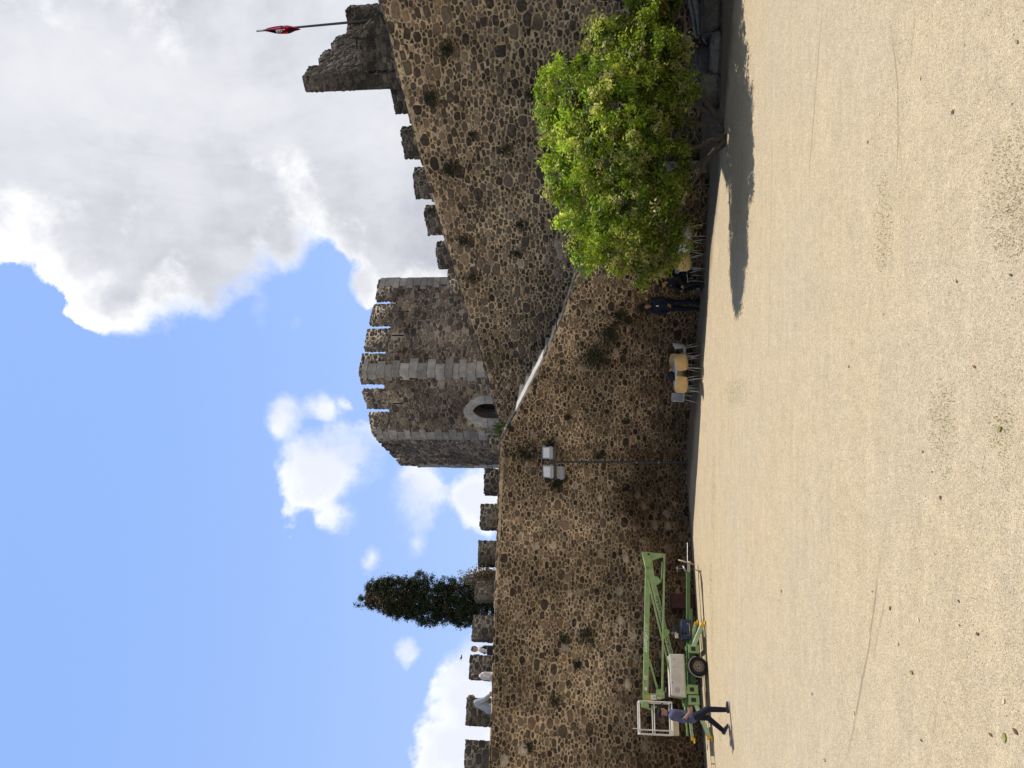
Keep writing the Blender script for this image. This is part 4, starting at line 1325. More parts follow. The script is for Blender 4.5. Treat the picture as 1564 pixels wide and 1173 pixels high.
# ------------------------------------------------------------------ people: one continuous body each, clothes as children
def voxel_obj(name, mb, mat, parent, voxel, smooth=4):
    o = mb.build(name, mat, None, False, True)
    md = o.modifiers.new('r', 'REMESH'); md.mode = 'VOXEL'; md.voxel_size = voxel
    sm = o.modifiers.new('s', 'SMOOTH'); sm.factor = .5; sm.iterations = smooth
    dg = bpy.context.evaluated_depsgraph_get(); dg.update()
    me = bpy.data.meshes.new_from_object(o.evaluated_get(dg))
    me.name = name
    old = o.data; o.modifiers.clear(); o.data = me
    bpy.data.meshes.remove(old)
    me.polygons.foreach_set('use_smooth', [True]*len(me.polygons))
    if not me.materials: me.materials.append(mat)
    if parent is not None: o.parent = parent
    return o

def cap(mb, p0, p1, r0, r1=None, n=12):
    r1 = r0 if r1 is None else r1
    p0, p1 = Vector(p0), Vector(p1)
    mb.tube(p0, p1, r0, r1, n)
    mb.sphere(p0, r0*1.002, n, 8); mb.sphere(p1, r1*1.002, n, 8)

def cloth_mat(name, col, scale=9, fold=.5, rough=.9):
    m, nt, out = new_mat(name); N = NT(nt); o = N.obj()
    mp = N.n('ShaderNodeMapping', i_Scale=(1.4, 1.4, .7)); N.put(mp.inputs[0], o)
    f = N.noise(mp.outputs[0], scale, 4, .6, dist=.8); f2 = N.noise(o, 160, 2)
    base = N.mix(1.0, c4(col), N.ramp(f, .25, .75, .75, 1.28, False), 'MULTIPLY')
    N.bsdf(out, base, rough, N.bump(N.math('ADD', f, N.math('MULTIPLY', f2, .06)), fold, .05), 0, .2)
    return m
M['skin'] = simple('skin', (.42, .24, .165), .5, 0, .12, 14, .05, 200, .4)
M['skin_tan'] = simple('tanned_skin', (.34, .17, .11), .5, 0, .12, 14, .05, 200, .4)
M['hair_dark'] = simple('dark_hair', (.018, .012, .009), .5, 0, .4, 40, .6, 90, .5)
M['hair_brown'] = simple('brown_hair', (.060, .030, .018), .5, 0, .4, 40, .6, 90, .5)
M['eye'] = simple('dark_eye', (.02, .015, .012), .2, 0, .05, 5)
M['blue_shirt'] = cloth_mat('faded_blue_shirt', (.085, .095, .165))
M['navy'] = cloth_mat('navy_trousers', (.018, .019, .033))
M['black_cloth'] = cloth_mat('black_clothing', (.014, .014, .018))
M['navy_work'] = cloth_mat('dark_navy_workwear', (.014, .016, .030))
M['white_cloth'] = cloth_mat('white_blouse', (.58, .56, .56))
M['grey_cloth'] = cloth_mat('pale_blue_grey_top', (.33, .37, .43))
M['shoe'] = simple('black_shoe_leather', (.02, .02, .022), .4, 0, .3, 20)
M['shoe_sole'] = simple('pale_shoe_trim', (.35, .35, .36), .6, 0, .2, 20)
M['badge'] = simple('white_badge', (.7, .7, .7), .6)
M['bag'] = simple('black_bag_fabric', (.012, .012, .014), .7, 0, .3, 20, .4)

def V3(*a): return Vector(a)

def person(label, loc, rz, J, group=None, skin='skin', top='blue_shirt', sleeve='long', bottom='navy', hair='hair_dark', hairstyle='short', capcol=None, width=1.0, shoes=True, voxel=.007, skirt=False):
    """J: joints in the person's own frame (faces +X, left is +Y, feet on z=0)"""
    g = lambda k: Vector(J[k])
    pel, chest, neck, head = g('pel'), g('chest'), g('neck'), g('head')
    hd = Vector(J.get('face', (1, 0, 0))).normalized()          # where the face looks
    hup = (head-neck).normalized(); hup = (hup*.6+Z*.6).normalized()
    hd = (hd-hup*hd.dot(hup)).normalized(); hl = hup.cross(hd)
    fw = Vector(J.get('fwd', (1, 0, 0))); fw.normalize()
    mb = MB()
    HP = lambda a, b, c: head+hd*a+hl*b+hup*c
    Hm = Matrix((hd, hl, hup)).transposed()
    mb.sphere(HP(-.008, 0, .03), (.098, .077, .092), 16, 12, Hm)     # skull
    mb.sphere(HP(.022, 0, -.035), (.070, .060, .078), 14, 10, Hm)    # face and jaw
    mb.sphere(HP(.055, 0, -.092), (.026, .026, .020), 8, 6, Hm)      # chin
    cap(mb, HP(.083, 0, .012), HP(.106, 0, -.026), .009, .013, 8)    # nose
    for s in (-1, 1):
        mb.sphere(HP(-.006, s*.079, -.008), (.022, .010, .034), 8, 6, Hm)
        mb.sphere(HP(.068, s*.036, -.030), (.018, .016, .018), 8, 6, Hm)  # cheeks
    mb.sphere(HP(.079, 0, .030), (.014, .048, .010), 8, 6, Hm)       # brow
    mb.sphere(HP(.083, 0, -.060), (.012, .022, .007), 8, 6, Hm)      # lips
    cap(mb, neck-hup*.04, head+hup*-.05-hd*.012, .056, .052)
    left = Vector(J.get('left', (0, 1, 0)))
    shL, shR, hiL, hiR = g('shL'), g('shR'), g('hiL'), g('hiR')
    def torso(b, e):
        for s in (-1, 1):
            sh = shL if s > 0 else shR; hi = hiL if s > 0 else hiR
            c0 = chest+(sh-chest)*.42; p0 = pel+(hi-pel)*.55
            w0 = (pel*.45+chest*.55)+(hi-pel)*.42
            cap(b, p0, w0, .112+e, .098+e); cap(b, w0, c0, .098+e, .108+e)
            cap(b, c0, sh-Z*.015, .085+e, .058+e)
            cap(b, neck-hup*.045, sh, .048+e, .050+e)
        cap(b, pel, chest, .118+e, .122+e)
    torso(mb, 0)
    fing = J.get('curl', .5)
    for s, S in ((1, 'L'), (-1, 'R')):
        sh, el, wr = g('sh'+S), g('el'+S), g('wr'+S)
        cap(mb, sh, el, .050, .040); cap(mb, el, el+(wr-el)*.3, .040, .041); cap(mb, el+(wr-el)*.3, wr, .041, .028)
        # hand
        hdir = Vector(J.get('hand'+S, (wr-el))).normalized()
        pn = Vector(J.get('palm'+S, -left*s))                        # palm normal
        pn = (pn-hdir*pn.dot(hdir)).normalized(); ac = hdir.cross(pn)   # across the palm
        if ac.dot(fw) < 0: ac = -ac                                  # index side forward
        for k in range(4):
            t = (.5-k/3)*.060
            b0 = wr+ac*t*.55+hdir*.012; b1 = wr+hdir*(.092-.006*abs(k-1.2))+ac*t
            cap(mb, b0, b1, .0165, .0135, 8)
            L = (.070, .080, .074, .056)[k]
            d = hdir; p = b1; a = fing*(.75+.18*k)
            for q, fr in enumerate((.44, .32, .24)):
                d = (d*math.cos(a*.62)+pn*math.sin(a*.62)).normalized()
                pn2 = pn
                e = p+d*L*fr
                cap(mb, p, e, .0098-.0008*q, .0092-.0010*q, 7); p = e
        t0 = wr+hdir*.025+ac*.026; t1 = t0+(hdir*.55+ac*.65+pn*.25).normalized()*.042; t2 = t1+(hdir*.9+ac*.2+pn*.35).normalized()*.036
        cap(mb, t0, t1, .0145, .012, 7); cap(mb, t1, t2, .0115, .0095, 7)
        hi, kn, an = g('hi'+S), g('kn'+S), g('an'+S)
        cap(mb, hi, kn, .078, .052); cap(mb, kn, kn+(an-kn)*.3, .052, .054); cap(mb, kn+(an-kn)*.3, an, .054, .036)
        td = Vector(J.get('toe'+S, (1, 0, -.0))).normalized()
        cap(mb, an-Z*.03-td*.03, an+td*.13-Z*.055, .036, .026)
    root = voxel_obj('person', mb, M[skin], None, voxel, 3)
    root.location = loc; root.rotation_euler = (0, 0, rz)
    tag(root, label, 'person', group)
    # eyes
    for s in (-1, 1):
        e = MB(); e.sphere(HP(.079, s*.031, .006), (.009, .014, .007), 8, 6, Hm); e.build('eye', M['eye'], root)
    # top
    mb = MB(); torso(mb, .016*width)
    hem = J.get('hem', .0)
    for s in (-1, 1):
        hi = hiL if s > 0 else hiR
        cap(mb, pel+(hi-pel)*.6+Z*.05, pel+(hi-pel)*.75-Z*hem, .122*width, .128*width)
    for S in 'LR':
        sh, el, wr = g('sh'+S), g('el'+S), g('wr'+S)
        cap(mb, sh, el, .066*width, .056*width)
        if sleeve == 'long': cap(mb, el, el+(wr-el)*.9, .055*width, .040*width)
        elif sleeve == 'half': cap(mb, el, el+(wr-el)*.22, .054*width, .050*width)
    cap(mb, neck-hup*.05, neck+hup*.005, .066, .064)
    voxel_obj('shirt' if bottom != 'same' else 'jacket', mb, M[top], root, .010, 5)
    # trousers
    mb = MB()
    for S in 'LR':
        hi, kn, an = g('hi'+S), g('kn'+S), g('an'+S)
        cap(mb, hi, kn, .096, .070); cap(mb, kn, kn+(an-kn)*.93, .069, .062)
        cap(mb, pel, hi, .118, .100)
    cap(mb, pel+Z*.06, pel, .128, .125)
    if skirt: cap(mb, pel, (g('knL')+g('knR'))/2, .15, .20)
    voxel_obj('trousers' if not skirt else 'skirt', mb, M[bottom], root, .011, 5)
    if shoes:
        for S in 'LR':
            an = g('an'+S); td = Vector(J.get('toe'+S, (1, 0, 0))).normalized()
            mb = MB()
            up = (Z-td*td.z).normalized()
            lo = an-up*.048
            cap(mb, lo-td*.045, lo+td*.06, .044, .042); cap(mb, lo+td*.06-up*.004, lo+td*.165-up*.012, .042, .030)
            cap(mb, an-td*.01, lo, .048, .046)
            sh_ = voxel_obj('shoe', mb, M['shoe'], root, .010, 3)
            so_ = MB(); 
            Mm = Matrix((td, up.cross(td), up)).transposed()
            so_.bbox(an-up*.085+td*.055, (.27, .088, .020), .009, Mm)
            so_.build('sole', M['shoe_sole'] if J.get('palesole') else M['shoe'], sh_)
    # hair / cap
    mb = MB()
    if hairstyle in ('short', 'long', 'crop'):
        mb.sphere(HP(-.018, 0, .048), (.100, .084, .088), 16, 10, Hm)
        mb.sphere(HP(-.045, 0, .0), (.072, .080, .078), 12, 9, Hm)
        if hairstyle == 'long':
            b = HP(-.07, 0, -.02)
            for s in (-1, 0, 1):
                cap(mb, HP(-.055, s*.05, .02), HP(-.075, s*.065, -.17), .050, .060)
                cap(mb, HP(-.075, s*.065, -.17), HP(-.06, s*.06, -.33), .060, .030)
            for s in (-1, 1): cap(mb, HP(.01, s*.072, .04), HP(.0, s*.085, -.13), .026, .032)
        # keep the face clear
        voxel_obj('hair', mb, M[hair], root, .010, 4)
    elif hairstyle == 'cap':
        mb.sphere(HP(-.025, 0, .0), (.082, .078, .060), 12, 9, Hm)
        voxel_obj('hair', mb, M[hair], root, .010, 3)
        mb = MB()
        mb.sphere(HP(-.010, 0, .055), (.104, .086, .074), 16, 10, Hm)
        bk = J.get('peak', -1)
        cap(mb, HP(bk*.06, 0, .045), HP(bk*.15, 0, .030), .040, .030)
        for s in (-1, 1): cap(mb, HP(bk*.06, s*.035, .040), HP(bk*.135, s*.03, .028), .028, .022)
        voxel_obj('cap', mb, M[capcol], root, .010, 3)
    return root

def stand_pose(**kw):
    J = dict(pel=(0, 0, .94), chest=(.0, 0, 1.30), neck=(-.01, 0, 1.47), head=(.015, 0, 1.625),
             shL=(0, .185, 1.42), shR=(0, -.185, 1.42), hiL=(0, .09, .90), hiR=(0, -.09, .90),
             elL=(-.02, .24, 1.13), wrL=(.05, .25, .88), elR=(-.02, -.24, 1.13), wrR=(.05, -.25, .88),
             knL=(.015, .10, .49), anL=(-.02, .11, .092), knR=(.015, -.10, .49), anR=(-.02, -.11, .092))
    J.update(kw); return J

# walking man in the yard, heading to the right
w0 = gp(1114, 1097)
Jw = stand_pose(pel=(0, 0, .93), chest=(.035, 0, 1.29), neck=(.05, 0, 1.46), head=(.085, 0, 1.61), face=(1, -.25, -.08), shL=(.03, .18, 1.41), shR=(.05, -.18, 1.41),
                elL=(-.14, .24, 1.15), wrL=(-.09, .25, .90), elR=(-.03, -.245, 1.14), wrR=(.17, -.21, .98), handR=(.8, .1, -.55),
                hiL=(0, .09, .90), hiR=(0, -.09, .90), knL=(-.02, .10, .50), anL=(-.29, .10, .155), toeL=(.93, 0, -.45),
                knR=(.23, -.09, .52), anR=(.24, -.10, .10), toeR=(1, 0, .12), curl=.9, palesole=1)
wm = person('man in dark cap, faded blue shirt and dark trousers walking past the boom lift', (w0.x-.02, w0.y, 0), R(8), Jw, skin='skin_tan', top='blue_shirt', sleeve='half', bottom='navy', hairstyle='cap', capcol='black_cloth')

# man standing by the stair wall
m0 = gp(1068, 466)
Js = stand_pose(face=(1, .5, -.35), head=(.04, 0, 1.61), elL=(.02, .25, 1.13), wrL=(.20, .17, .98), elR=(.02, -.25, 1.13), wrR=(.2, -.16, .98), knL=(.03, .12, .49), anL=(.0, .13, .092), knR=(.02, -.12, .49), anR=(-.03, -.13, .092), curl=.9)
sm = person('man in dark navy workwear standing against the stair wall', (m0.x, m0.y, 0), R(-125), Js, skin='skin_tan', top='navy_work', bottom='navy_work', hairstyle='short', width=1.25)
mb = MB(); mb.bbox((.158, .075, 1.30), (.012, .035, .085), .004); mb.build('badge', M['badge'], sm)

# man seated on a chair, seen from the side, facing left
s0 = gp(1073, 428)
Jq = stand_pose(pel=(-.04, 0, .56), chest=(.10, 0, .90), neck=(.16, 0, 1.06), head=(.25, 0, 1.20), face=(.8, -.3, -.45), shL=(.15, .19, 1.01), shR=(.15, -.19, 1.01),
                hiL=(-.02, .10, .53), hiR=(-.02, -.10, .53), knL=(.42, .15, .54), knR=(.42, -.14, .54), anL=(.30, .15, .095), anR=(.22, -.13, .095),
                elL=(.20, .26, .75), wrL=(.38, .16, .62), elR=(.20, -.26, .75), wrR=(.40, -.12, .64), handL=(.7, -.5, -.3), handR=(.8, .4, -.3), curl=1.0, toeR=(.95, 0, 0))
qm = person('man in black jacket with dark cap sitting hunched on a chair near the bush', (s0.x+.12, s0.y+.05, 0), R(205), Jq, skin='skin_tan', top='black_cloth', bottom='black_cloth', hairstyle='cap', capcol='black_cloth', width=1.3)
mb = MB(); mb.bbox((.232, -.10, .93), (.012, .07, .022), .004, Matrix.Rotation(R(25), 3, 'Y')); mb.build('badge', M['badge'], qm)

# people up on the left wall-walk
zw = 5.58
def on_walk(x, y, back):
    p = on_plane(x, y, A0-nA*back, nA); return Vector((p.x, p.y, zw))
h = on_walk(752, 992, 1.0)
Jm = stand_pose(face=(.8, .7, -.15), elL=(.05, .24, 1.14), wrL=(.22, .12, 1.02), elR=(-.05, -.24, 1.14), wrR=(.12, -.22, .95), curl=.9)
zz = on_plane(719.5, 992, A0-nA*1.0, nA).z
p1_ = person('young man in white shirt and dark vest carrying a bag, standing between merlons', (h.x, h.y, zz-1.745), R(-165), Jm, group='people up on the wall-walk', top='white_cloth', sleeve='half', bottom='navy', hairstyle='short')
mb = MB()
for s in (-1, 1):
    cap(mb, (0, s*.07, .95), (0, s*.085, 1.27), .135, .128); cap(mb, (0, s*.085, 1.27), (0, s*.14, 1.40), .125, .085)
voxel_obj('vest', mb, M['navy'], p1_, .012, 4)
mb = MB(); mb.bbox((.02, .27, 1.05), (.28, .11, .24), .04)
mb.path([(0, -.12, 1.47), (.10, .0, 1.40), (.14, .12, 1.25), (.06, .25, 1.15)], .014, 6)
mb.build('shoulder_bag', M['bag'], p1_)
h = on_walk(752, 1033, .55)
zz = on_plane(720.5, 1033, A0-nA*.55, nA).z
Jf = stand_pose(face=(.9, -.3, -.3), shL=(0, .165, 1.42), shR=(0, -.165, 1.42), elL=(.05, .21, 1.13), wrL=(.22, .18, .95), elR=(.05, -.21, 1.13), wrR=(.22, -.18, .95))
person('woman in white with long brown hair leaning beside a merlon', (h.x, h.y, zz-1.74), R(-158), Jf, group='people up on the wall-walk', top='white_cloth', sleeve='long', bottom='white_cloth', hair='hair_brown', hairstyle='long')
h = on_walk(750, 1078, .55)
zz = on_plane(714, 1072, A0-nA*.55, nA).z
Jg = stand_pose(chest=(.13, 0, 1.27), neck=(.22, 0, 1.41), head=(.30, 0, 1.55), face=(1, .2, -.4), shL=(.19, .17, 1.37), shR=(.19, -.17, 1.37), elL=(.28, .22, 1.10), wrL=(.42, .12, .95), elR=(.28, -.22, 1.10), wrR=(.42, -.12, .95))
person('woman in pale blue-grey top with long brown hair bending over in front of a merlon', (h.x-.1, h.y, zz-1.67), R(20), Jg, group='people up on the wall-walk', top='grey_cloth', sleeve='long', bottom='navy', hair='hair_brown', hairstyle='long', width=1.25)
# ------------------------------------------------------------------ boom lift trailer
M['green'] = simple('boom_green_paint', (.255, .37, .145), .5, 0, .22, 5, .08, 60, .4, .6, (.15, .16, .085))
M['green_lt'] = simple('faded_green_paint', (.38, .49, .29), .5, 0, .18, 6, .05, 60, .4, .3, (.25, .22, .15))
M['green_dk'] = simple('chassis_green_paint', (.085, .175, .06), .5, 0, .2, 6, .05, 60, .4, .4)
M['cream'] = simple('cream_fibreglass', (.60, .55, .47), .45, 0, .12, 3, .03, 30, .4, .5, (.36, .29, .21))
M['white_tube'] = simple('white_tube_paint', (.66, .63, .58), .45, 0, .12, 9, 0, 60, .4, .4, (.28, .22, .16))
M['rubber'] = simple('tyre_rubber', (.018, .018, .018), .85, 0, .3, 14, .3, 60, .25, .35, (.10, .085, .06))
M['rim'] = simple('dusty_wheel_rim', (.30, .24, .19), .55, .3, .25, 9, .1, 60, .4, .4, (.12, .10, .08))
M['steel'] = simple('galvanised_steel', (.36, .36, .35), .45, .7, .2, 12, .05, 60, .4, .3)
M['black'] = simple('black_plastic', (.014, .014, .015), .5, 0, .3, 12, .1)
M['navy_box'] = simple('navy_metal_box', (.022, .036, .095), .42, 0, .2, 8, .05, 40, .4, .25, (.06, .07, .09))
M['beige'] = simple('beige_bracket', (.48, .40, .28), .6, 0, .2, 10)
M['yellow'] = simple('yellow_tip_paint', (.72, .46, .03), .5, 0, .15, 12, 0, 60, .4, .2)
M['orange'] = simple('orange_sticker', (.60, .28, .06), .5, 0, .1, 20)
M['sticker'] = simple('white_sticker', (.66, .66, .62), .5, 0, .08, 20)
M['ink'] = simple('black_ink', (.012, .012, .012), .6, 0, .1, 20)
M['white_ink'] = simple('white_ink', (.74, .76, .70), .5, 0, .08, 20)
M['red_ink'] = simple('red_ink', (.50, .07, .04), .5, 0, .1, 20)
M['teal'] = simple('teal_mark', (.05, .25, .2), .5)
M['wood_grip'] = simple('brown_grip', (.16, .085, .045), .7, 0, .3, 12)
M['maroon'] = simple('maroon_paint', (.05, .013, .012), .55, 0, .25, 6, .1, 40, .3, .4)

OB = gp(1081, 1018.6)
RZB = math.atan2(dA.y, dA.x)
boom = thing('boom_lift', 'green trailer boom lift folded up with cream engine cover and white basket', 'boom lift', OB, RZB)
def Lb(x, y, dy=0.0):
    p = on_plane(x, y, OB - nA*dy, nA)
    return Vector(((p-OB).dot(dA), dy, p.z))
def Lg(x, y, z=0.0):
    p = gp(x, y, z); return Vector(((p-OB).dot(dA), (p-OB).dot(-nA), p.z))
YV = Vector((0, 1, 0))

def lathe(mb, c, prof, n=36, axis='Y', col=None, m=None):
    """profile (radius, along axis) spun about an axis through c"""
    vs = []; c = Vector(c)
    for r, a in prof:
        for i in range(n):
            t = 2*PI*i/n
            if axis == 'Y': vs.append(c+Vector((r*math.cos(t), a, r*math.sin(t))))
            else: vs.append(c+Vector((r*math.cos(t), r*math.sin(t), a)))
    k = len(prof)
    fs = []
    for j in range(k-1):
        for i in range(n):
            fs.append((j*n+i, j*n+(i+1) % n, (j+1)*n+(i+1) % n, (j+1)*n+i))
    mb.add(vs, fs, col, m)

wc = Lb(1066.8, 1018.3, .10); RW = wc.z+.004
def wheel(x, dy, outer=-1):
    c = (x, dy, RW)
    s = outer; w = .095
    mb = MB()
    lathe(mb, c, [(RW*.60, s*w*.86), (RW*.66, s*w), (RW*.86, s*w*1.02), (RW*.955, s*w*.82), (RW, s*w*.55), (RW*.985, s*w*.2), (RW*.985, -s*w*.2), (RW, -s*w*.55), (RW*.955, -s*w*.82), (RW*.86, -s*w*1.02), (RW*.66, -s*w), (RW*.6, -s*w*.86)], 40)
    # tread blocks
    for i in range(44):
        a = 2*PI*i/44
        d = Vector((math.cos(a), 0, math.sin(a))); t = Vector((-math.sin(a), 0, math.cos(a)))
        for q in (-.55, 0, .55):
            mb.box(Vector(c)+d*(RW*.992)+YV*(q*w), (.016, w*.45, .026), Matrix((d, YV, t)).transposed())
    ty = mb.build('wheel', M['rubber'], boom, False, True, 40)
    mb = MB()
    lathe(mb, c, [(RW*.61, s*w*.88), (RW*.57, s*w*.95), (RW*.55, s*w*.5), (RW*.50, s*w*.30), (RW*.34, s*w*.36), (RW*.30, s*w*.62), (RW*.20, s*w*.66), (RW*.001, s*w*.66)], 36)
    mb.build('rim', M['rim'], ty, False, True, 35)
    for i in range(10):
        a = 2*PI*i/10; mb = MB(); mb.tube(Vector(c)+Vector((math.cos(a)*RW*.42, s*w*.31, math.sin(a)*RW*.42)), Vector(c)+Vector((math.cos(a)*RW*.42, s*w*.36, math.sin(a)*RW*.42)), RW*.052, n=8)
        mb.build('rim_hole', M['black'], ty)
    for i in range(5):
        a = 2*PI*i/5+.3; mb = MB(); mb.tube(Vector(c)+Vector((math.cos(a)*RW*.24, s*w*.6, math.sin(a)*RW*.24)), Vector(c)+Vector((math.cos(a)*RW*.24, s*w*.8, math.sin(a)*RW*.24)), RW*.035, n=6)
        mb.build('wheel_nut', M['black'], ty)
    mb = MB(); mb.tube(Vector(c)+YV*s*w*.6, Vector(c)+YV*s*w*.95, RW*.10, RW*.08, 12)
    mb.build('hub_cap', M['black'], ty)
    mb = MB(); vs = []
    n = 22
    for i in range(n):
        a = R(20)+(R(205)-R(20))*i/(n-1)
        for q, rr in ((-w*1.25, RW*1.10), (-w*1.25, RW*1.17), (w*1.25, RW*1.17), (w*1.25, RW*1.10)):
            vs.append(Vector(c)+Vector((math.cos(a)*rr, q, math.sin(a)*rr)))
    fs = []
    for i in range(n-1):
        for k in range(4): fs.append((i*4+k, i*4+(k+1) % 4, (i+1)*4+(k+1) % 4, (i+1)*4+k))
    fs += [(0, 1, 2, 3), (n*4-1, n*4-2, n*4-3, n*4-4)]
    mb.add(vs, fs); mb.build('mudguard', M['steel'], boom, False, True, 40)
wheel(wc.x, .08, -1); wheel(wc.x, 1.42, 1)
mb = MB()
mb.beam((wc.x, .12, RW), (wc.x, 1.4, RW), .08, .08)
mb.bbox((wc.x+.18, .20, RW+.09), (.24, .10, .10), .012)
mb.build('axle', M['steel'], boom)

# chassis frame, drawbar and mounts
mb = MB()
a = Lb(1051, 874, .72); b = Lb(1051, 990, .72)
mb.beam(a, b, .11, .115, bev=.012)
c_ = Lb(1053, 985, .72); d_ = Lb(1054, 1078, .72)
mb.beam((c_.x, .45, c_.z), (d_.x, .45, c_.z), .10, .16, bev=.012); mb.beam((c_.x, .98, c_.z), (d_.x, .98, c_.z), .10, .16, bev=.012)
mb.beam((c_.x-.05, .1, c_.z), (c_.x-.05, 1.3, c_.z), .12, .14, bev=.012); mb.beam((d_.x+.1, .1, c_.z), (d_.x+.1, 1.3, c_.z), .12, .14, bev=.012)
mb.beam(Lb(1053, 930, .72)-Z*.05, (c_.x, .45, c_.z), .07, .09, bev=.01); mb.beam(Lb(1053, 930, .72)-Z*.05, (c_.x, .98, c_.z), .07, .09, bev=.01)
mb.build('chassis', M['green_dk'], boom, False, True, 35)
mb = MB()
def rect_block(mb, x0, x1, y0, y1, dy0, dy1, bev=.015):
    p = Lb(x0, y1, dy0); q = Lb(x1, y0, dy0)
    mb.bbox(((p.x+q.x)/2, (dy0+dy1)/2, (p.z+q.z)/2), (abs(q.x-p.x), abs(dy1-dy0), abs(p.z-q.z)), bev)
for a_, b_ in (((1052, 1068, 985, 997, .02, .30), (1056, 1062, 988, 994, .012, .03, .003)), ((1049, 1066, 1046, 1060, .05, .32), (1054, 1060, 1050, 1056, .042, .06, .003)), ((1052, 1068, 1062, 1076, .02, .30), (1056, 1063, 1066, 1072, .012, .03, .003))):
    mb = MB(); rect_block(mb, *a_); om = mb.build('outrigger_mount', M['green'], boom, False, True, 35)
    mb = MB(); rect_block(mb, *b_); mb.build('mount_opening', M['black'], om)
mb = MB(); rect_block(mb, 1046, 1050, 1040, 1078, .3, .9); mb.build('rear_frame', M['green_dk'], boom, False, True, 35)
def outrigger(p, q, w=.10, tipc='yellow'):
    p, q = Vector(p), Vector(q); d = (q-p).normalized()
    mb = MB(); mb.beam(p, q-d*.10, w, w*1.15, bev=.012)
    side = d.cross(Z).normalized()
    for k in (.25, .5, .75): mb.box(p+(q-p)*k, (.05, w*1.04, w*1.2), Matrix((d, side, side.cross(d))).transposed())
    o = mb.build('outrigger', M['green_lt'], boom, False, True, 35)
    mb = MB(); mb.beam(q-d*.10, q, w*1.04, w*1.1, bev=.014)
    mb.bbox((q.x, q.y, max(.02, q.z-.05)), (.15, .15, .03), .008)
    mb.build('yellow_tip', M['yellow'], o, False, True, 35)
f = Lg(1078, 952); f.z = .085
outrigger(Lb(1057, 992, .1), f)
f = Lg(1067, 951); f.z = .085
outrigger(Lb(1053, 988, 1.0)-Z*.03, f, .09)
f = Lg(1089, 1129); f.z = .085
outrigger(Lb(1063, 1077, .1), f)
f = Lb(1058, 1131, 1.15)
outrigger(Lb(1052, 1080, .9), f, .07)
mb = MB()
p = Lb(1048, 1096, .8); q = Lb(1050, 1124, .8); mb.beam(p, q, .05, .05)
p = Lb(1047, 1068, .6); q = Lb(1046, 1105, .6); mb.beam(p, q, .05, .06)
mb.build('support_arm', M['green'], boom)
# cream cover with its details
p = Lb(1025.3, 1064.5, .03); q = Lb(1043.8, 999, .03)
cx, cz = (p.x+q.x)/2, (p.z+q.z)/2; sx, sz = q.x-p.x, p.z-q.z
bm = bmesh.new(); bmesh.ops.create_cube(bm, size=1)
for v in bm.verts:
    tpr = .93 if v.co.z > 0 else 1.0
    v.co = Vector((cx+v.co.x*sx*(tpr if v.co.x < 0 else 1), .42+v.co.y*.78*(.9 if v.co.z > 0 else 1), cz+v.co.z*sz))
bmesh.ops.bevel(bm, geom=bm.edges[:], offset=.035, segments=4, affect='EDGES', profile=.6)
mb = MB(); mb.from_bm(bm); bm.free()
cover = mb.build('engine_cover', M['cream'], boom, False, True, 40)
mb = MB(); mb.bbox((cx, .42, cz-sz/2-.012), (sx*1.0, .80, .035), .008); mb.build('cover_rim', M['green'], boom, False, True, 35)
mb = MB(); g0 = Lb(1026, 1013, .20); g1 = Lb(1026, 1034, .20)
mb.path([(g0.x, .2, g0.z+.0), (g0.x-.05, .2, g0.z+.05), ((g0.x+g1.x)/2, .2, g0.z+.06), (g1.x+.05, .2, g0.z+.05), (g1.x, .2, g0.z)], [.012, .024, .03, .024, .012], 8)
mb.build('handle', M['wood_grip'], cover)
mb = MB(); lc = Lb(1034.8, 1054, .028); n = 28
ring = []
for i in range(n):
    a = 2*PI*i/n
    for r in (.062, .054): ring.append((lc.x+math.cos(a)*r, .026, lc.z+math.sin(a)*r))
mb.add(ring, [(2*i, 2*i+1, (2*i+3) % (2*n), (2*i+2) % (2*n)) for i in range(n)])
mb.box((lc.x, .026, lc.z-.005), (.012, .002, .045)); mb.box((lc.x, .026, lc.z+.028), (.012, .002, .010))
mb.build('logo', M['ink'], cover, False, False)
for x, y, yy in ((1029.5, 1007, .022), (1029, 1019, .022), (1027, 1042, .045)):
    mb = MB(); l = Lb(x, y, .03); mb.bbox((l.x, yy, l.z), (.03, .02, .02), .004); mb.build('latch', M['black'], cover)

# upper boom
mb = MB()
p = Lb(989.6, 848, .30); q = Lb(985.8, 1074, .30)
mb.beam(p, q, .15, .152, bev=.012)
ub = mb.build('upper_boom', M['green'], boom, False, True, 35)
mb = MB()
for y in (1035, 1052):
    p = Lb(986.4, y, .22); mb.box((p.x, .222, p.z), (.11 if y == 1035 else .09, .004, .085 if y == 1035 else .07))
mb.build('sticker', M['sticker'], ub, False, False)
mb = MB(); p = Lb(986.4, 1035, .22)
for dx, dz, w_, h_ in ((-.02, .02, .05, .008), (-.01, 0, .03, .008), (.03, -.005, .008, .045), (-.02, -.022, .05, .008)): mb.box((p.x+dx, .2185, p.z+dz), (w_, .002, h_))
mb.build('sticker_marks', M['ink'], ub, False, False)

